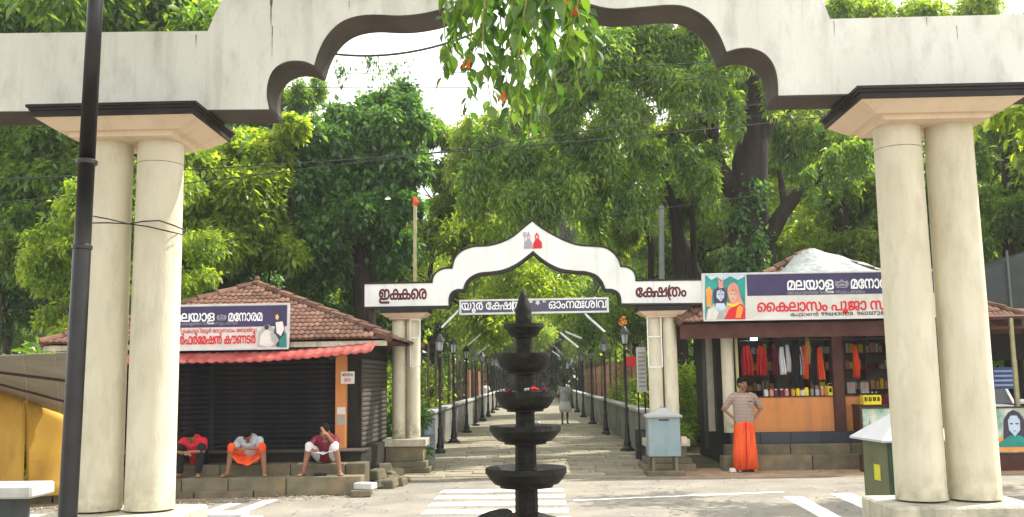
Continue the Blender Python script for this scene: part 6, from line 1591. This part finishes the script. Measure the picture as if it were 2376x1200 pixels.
# avenue trees with overhanging boughs that close the walkway
for i,(x,Y,h,lab) in enumerate(((-4.6,31,8.5,'left avenue tree nearest, leaning over the walkway'),(5.4,36,9,'right avenue tree leaning over the walkway'),(-5.0,43,10,'left avenue tree farther down the walkway'),(5.5,50,11,'right avenue tree farther down the walkway'))):
    s_=-1 if x>0 else 1; cl=[]
    for k in range(14): cl.append((s_*rnd.uniform(-1.5,4.6),rnd.uniform(-2.5,2.5),h*rnd.uniform(.42,.85),h*.12,h*.12,h*.085))
    tree('avenue_tree',(x,Y,0),[(0,0,-.2),(s_*.3,0,h*.3),(s_*1.2,0,h*.55),(s_*2.4,0,h*.7)],[.22,.18,.12,.05],cl,20000,.19,('leafC','leafA')[i%2],lab,'tree',droop=.6,hang=.5)
# creeper hanging on the thick cable
cb_=[o for o in bpy.data.objects if o.name.startswith('overhead_cable')][0]
pA,pB=P(700,112,13),P(1140,60,13); cr=[]
for k in range(16):
    t=rnd.uniform(.15,.85); v=pA.lerp(pB,t); v.z-=.25*4*t*(1-t)+rnd.uniform(0,.22); cr.append([v.x,v.y,v.z,.10,.05,.10])
cr=np.array(cr); obj('creeper',leaf_mesh('creeper',leaves(330,cr[:,:3],cr[:,3:],.07,1.2,.1,.4,.25),MT['leafB']),cb_)
for i,(x,Y,lab) in enumerate(((-3.4,74,'sunlit round-crowned tree closing the walkway on the left'),(3.6,78,'sunlit round-crowned tree closing the walkway on the right'),(.2,92,'sunlit tree standing at the very end of the walkway'))):
    cl=[(rnd.uniform(-4,4),rnd.uniform(-2,2),rnd.uniform(2.6,11),1.5,1.5,1.1) for k in range(16)]
    tree('sunlit_tree',(x,Y,0),[(0,0,-.2),(.1,0,4),(0,0,8)],[.25,.2,.08],cl,15000,.30,'leafC',lab,'tree',droop=.5)
# shrubs and undergrowth
def shrub(nm,x,Y,w_,d_,h,n,size,lm,lab,grp=None):
    cl=np.array([[rnd.uniform(-w_/2,w_/2),rnd.uniform(-d_/2,d_/2),rnd.uniform(.15,.85)*h,min(w_,1.2)*.34,min(d_,1.2)*.34,h*.22] for k in range(max(6,int(w_*d_*5)))])
    t=empty(nm,(x,Y,0),lab,'shrub',grp); V=leaves(n,cl[:,:3],cl[:,3:],size,.1,.8,.4); V[:,2]=np.maximum(V[:,2],0.01)
    obj('foliage',leaf_mesh('foliage',V,MT[lm]),t); mb=MB()
    for k in range(7): a=(rnd.uniform(-w_/3,w_/3),rnd.uniform(-d_/3,d_/3)); mb.tube([(a[0]*.5,a[1]*.5,-.05),(a[0],a[1],h*.6)],[.02,.008],5)
    mb.build('stem',MT['bark2'],t)
shrub('hedge',4.1,27.5,2.2,5.0,2.15,26000,.15,'leafC','bright lime green hedge lit by the sun behind the right low wall')
shrub('hedge',4.0,35,1.6,7,1.6,22000,.16,'leafC','second stretch of green hedge farther behind the right low wall')
shrub('shrub',-4.2,25.0,1.8,4.2,1.9,20000,.17,'leafA','green undergrowth between the left shop and the left low wall')
shrub('shrub',-4.3,31.5,2.0,7,2.2,24000,.17,'leafC','sunlit undergrowth farther behind the left low wall')
shrub('shrub',-3.0,20.6,.9,1.6,1.2,8000,.14,'leafB','dark creeper mound between the left shop and the far columns')
shrub('shrub',3.2,24.6,.9,1.6,1.3,9000,.14,'leafA','leafy shrub seen through the open side of the right shop')
shrub('shrub',-9.2,17.6,2.2,2.5,2.4,14000,.19,'leafA','shrub behind the lean-to left of the tiled shop')
for k in range(3):
    # far undergrowth: stuff
    pass
und=np.array([[sx*rnd.uniform(5,34),rnd.uniform(26,62),rnd.uniform(.3,2.4),1.5,1.5,.9] for k in range(240) for sx in ((-1,1)[k%2],)])
o=obj('undergrowth',leaf_mesh('undergrowth',leaves(80000,und[:,:3],und[:,3:],.32,.2,.8,.5),MT['leafA'])); tag(o,'tangled undergrowth filling the woods beneath the trees','undergrowth',kind='stuff')
# far wood closing every gap below the tree tops
xs=[]; 
for k in range(260):
    a=rnd.uniform(-42,42)
    for z in (rnd.uniform(1,8),rnd.uniform(7,17)):
        if -.20<a/88<-.05 and z>12: z=rnd.uniform(2,12)
        xs.append([a*1.5,rnd.uniform(104,116),z*1.25,4.2,3,3.0])
for k in range(90): xs.append([rnd.uniform(-16,16),rnd.uniform(97,103),rnd.uniform(.5,9),2.6,2,1.8])
und=np.array(xs); o=obj('distant_wood',leaf_mesh('distant_wood',leaves(80000,und[:,:3],und[:,3:],.85,.3,.6,.6),MT['leafA'])); tag(o,'far wood beyond the end of the walkway','wood',kind='stuff')

# --- overhanging tree whose branch dangles into the view (leaf by leaf)
Yh=4.6
ot=empty('overhanging_tree',(-5.6,1.0,0),'leafy pointed-leaved branch hanging down from above in the top middle','tree')
mb=MB(); mb.tube([(0,0,-.2),(.1,0,2.5),(.6,.6,5.0),(2.6,2.0,6.6),(4.6,3.2,6.3),(5.6,3.6,5.2)],[.32,.26,.22,.14,.08,.03],12)
mb.tube([(.6,.6,5.0),(1.2,2.6,7.0),(1.8,4.4,7.8)],[.16,.12,.05],9); mb.tube([(2.6,2,6.6),(3.6,.6,7.4),(5.0,-.6,7.8)],[.1,.08,.03],8)
mb.build('trunk',MT['bark'],ot,smooth=True)
cl=np.array([[rnd.uniform(.3,4.4),rnd.uniform(.6,6.3),rnd.uniform(6.2,8.2),.75,.75,.45] for k in range(30)]+[[rnd.uniform(-3.5,3.0),rnd.uniform(-3,5),rnd.uniform(5.6,7.4),.9,.9,.5] for k in range(22)]+[[rnd.uniform(4.0,7.4),rnd.uniform(-1.2,3.2),rnd.uniform(6.3,7.7),.6,.6,.4] for k in range(9)])
obj('crown',leaf_mesh('crown',leaves(26000,cl[:,:3],cl[:,3:],.15,.6,.3,.5),MT['leafN']),ot)
def leaf_big(curv,fold):
    mb=MB(); prof=[(0,0.0),(.10,.13),(.28,.25),(.5,.24),(.72,.13),(.86,.045),(1.0,.004)]
    for i,(t,w_) in enumerate(prof):
        y_=-curv*t*t*.5; mb.v+=[(-w_,fold*w_+y_,-t),(0,y_,-t),(w_,fold*w_+y_,-t)]
    for i in range(len(prof)-1):
        a=i*3; mb.f+=[(a,a+1,a+4,a+3),(a+1,a+2,a+5,a+4)]; mb.m+=[0,0]
    mb.v+=[(-.012,.02,.25),(.012,.02,.25),(.012,0,0),(-.012,0,0)]; n_=len(mb.v); mb.f.append((n_-4,n_-3,n_-2,n_-1)); mb.m.append(0)
    return mb.mesh('leaf',MT['leafN'],smooth=True)
lms=[leaf_big(c,f) for c,f in ((.3,.35),(-.2,.5),(.6,.25),(.1,.7),(-.5,.3))]
# leafN uses island randomness; shared leaves get object randomness instead
m=MT['leafN'].node_tree; oi=m.nodes.new('ShaderNodeObjectInfo'); ge=[n for n in m.nodes if n.type=='NEW_GEOMETRY'][0]
ad=m.nodes.new('ShaderNodeMath'); ad.operation='ADD'; fr=m.nodes.new('ShaderNodeMath'); fr.operation='FRACT'
tgt=ge.outputs['Random Per Island'].links[0].to_socket
m.links.new(ge.outputs['Random Per Island'],ad.inputs[0]); m.links.new(oi.outputs['Random'],ad.inputs[1]); m.links.new(ad.outputs[0],fr.inputs[0]); m.links.new(fr.outputs[0],tgt)
mb=MB(); placed=0; extra=[]
shoots=[(1040,-60,1040,190),(1075,-60,1062,150),(1105,-80,1095,300),(1140,-80,1130,250),(1175,-90,1165,300),(1200,-90,1195,235),(1235,-90,1232,330),(1262,-80,1255,290),(1290,-90,1285,180),(1250,-90,1240,130),(1320,-70,1330,210),(1350,-70,1372,165),(1300,-60,1345,130),(1150,-60,1100,170),(1210,-60,1220,180),(1275,-60,1300,240),(1060,-60,1020,150),(1120,-60,1150,200),(1190,-60,1170,150),(1330,-50,1320,120),(1205,-80,1215,290),(1090,-60,1075,90),(1225,-60,1205,110),(1350,-60,1350,90)]
hubp=P(1200,-330,Yh)
for si,(x0,y0,x1,y1) in enumerate(shoots):
    Ys=Yh+rnd.uniform(-.45,.6); pts=[]
    A=P(x0,y0,Ys); Bq=P(x1,y1,Ys)
    pts.append(hubp.lerp(A,.05)+Vector((0,0,.1)))
    for k in range(7):
        t=k/6; p=A.lerp(Bq,t)+Vector((math.sin(t*4+si)*.03,math.cos(t*3+si)*.03,0)); pts.append(p)
    mb.tube(pts,[.007]+[.0055-.0006*k for k in range(7)],5,cap=False)
    L_=(Bq-A).length; nl=max(5,int(L_/.028))
    for q_ in range(nl):
        t=(q_+.5)/nl; p=A.lerp(Bq,t)+Vector((math.sin(t*4+si)*.03,math.cos(t*3+si)*.03,0))
        sz=rnd.uniform(.075,.15)*(1.1-.4*t); a_=rnd.uniform(0,6.28); tip=rnd.uniform(.15,.9)
        e=(Matrix.Rotation(a_,3,'Z')@Matrix.Rotation(tip,3,'X')@Matrix.Rotation(rnd.uniform(-.6,.6),3,'Z')).to_euler()
        off=Vector((math.sin(a_),-math.cos(a_),0))*-.01
        loc=p+off-Vector((0,0,.0)); extra.append((loc,e,sz,rnd.randrange(5)))
rnd.shuffle(extra)
to_l=Matrix.Translation(-ot.location)
for k,(loc,e,sz,mi) in enumerate(extra[:290]):
    o=obj('leaf',lms[mi],ot,loc=Vector(loc)-ot.location,rot=e,scl=(sz,sz,sz))
rest=extra[290:]
if rest:
    VV=[];FF=[]
    for loc,e,sz,mi in rest:
        Mx=e.to_matrix(); off=len(VV)
        VV+= [tuple(Mx@(v.co*sz)+loc-ot.location) for v in lms[mi].vertices]; FF+=[tuple(off+i for i in p.vertices) for p in lms[mi].polygons]
    me=bpy.data.meshes.new('leaf_cluster'); me.from_pydata(VV,[],FF); me.materials.append(MT['leafN']); me.polygons.foreach_set('use_smooth',[True]*len(me.polygons)); o=obj('leaf_cluster',me,ot); o['kind']='stuff'
o=mb.build('twig',MT['vein'],smooth=True); to_local(o,ot)
for px,row in ((1082,150),(1163,225),(1333,30),(1312,0)):
    mb=MB(); p=P(px,row,Yh)
    for k in range(5): a_=rnd.uniform(0,6.28); mb.tube([p,p+Vector((math.cos(a_)*.015,math.sin(a_)*.015,-.02)),p+Vector((math.cos(a_)*.02,math.sin(a_)*.02,.03))],[.003,.005,.001],5)
    o=mb.build('new_shoot',MT['saffron'],smooth=True); to_local(o,ot)
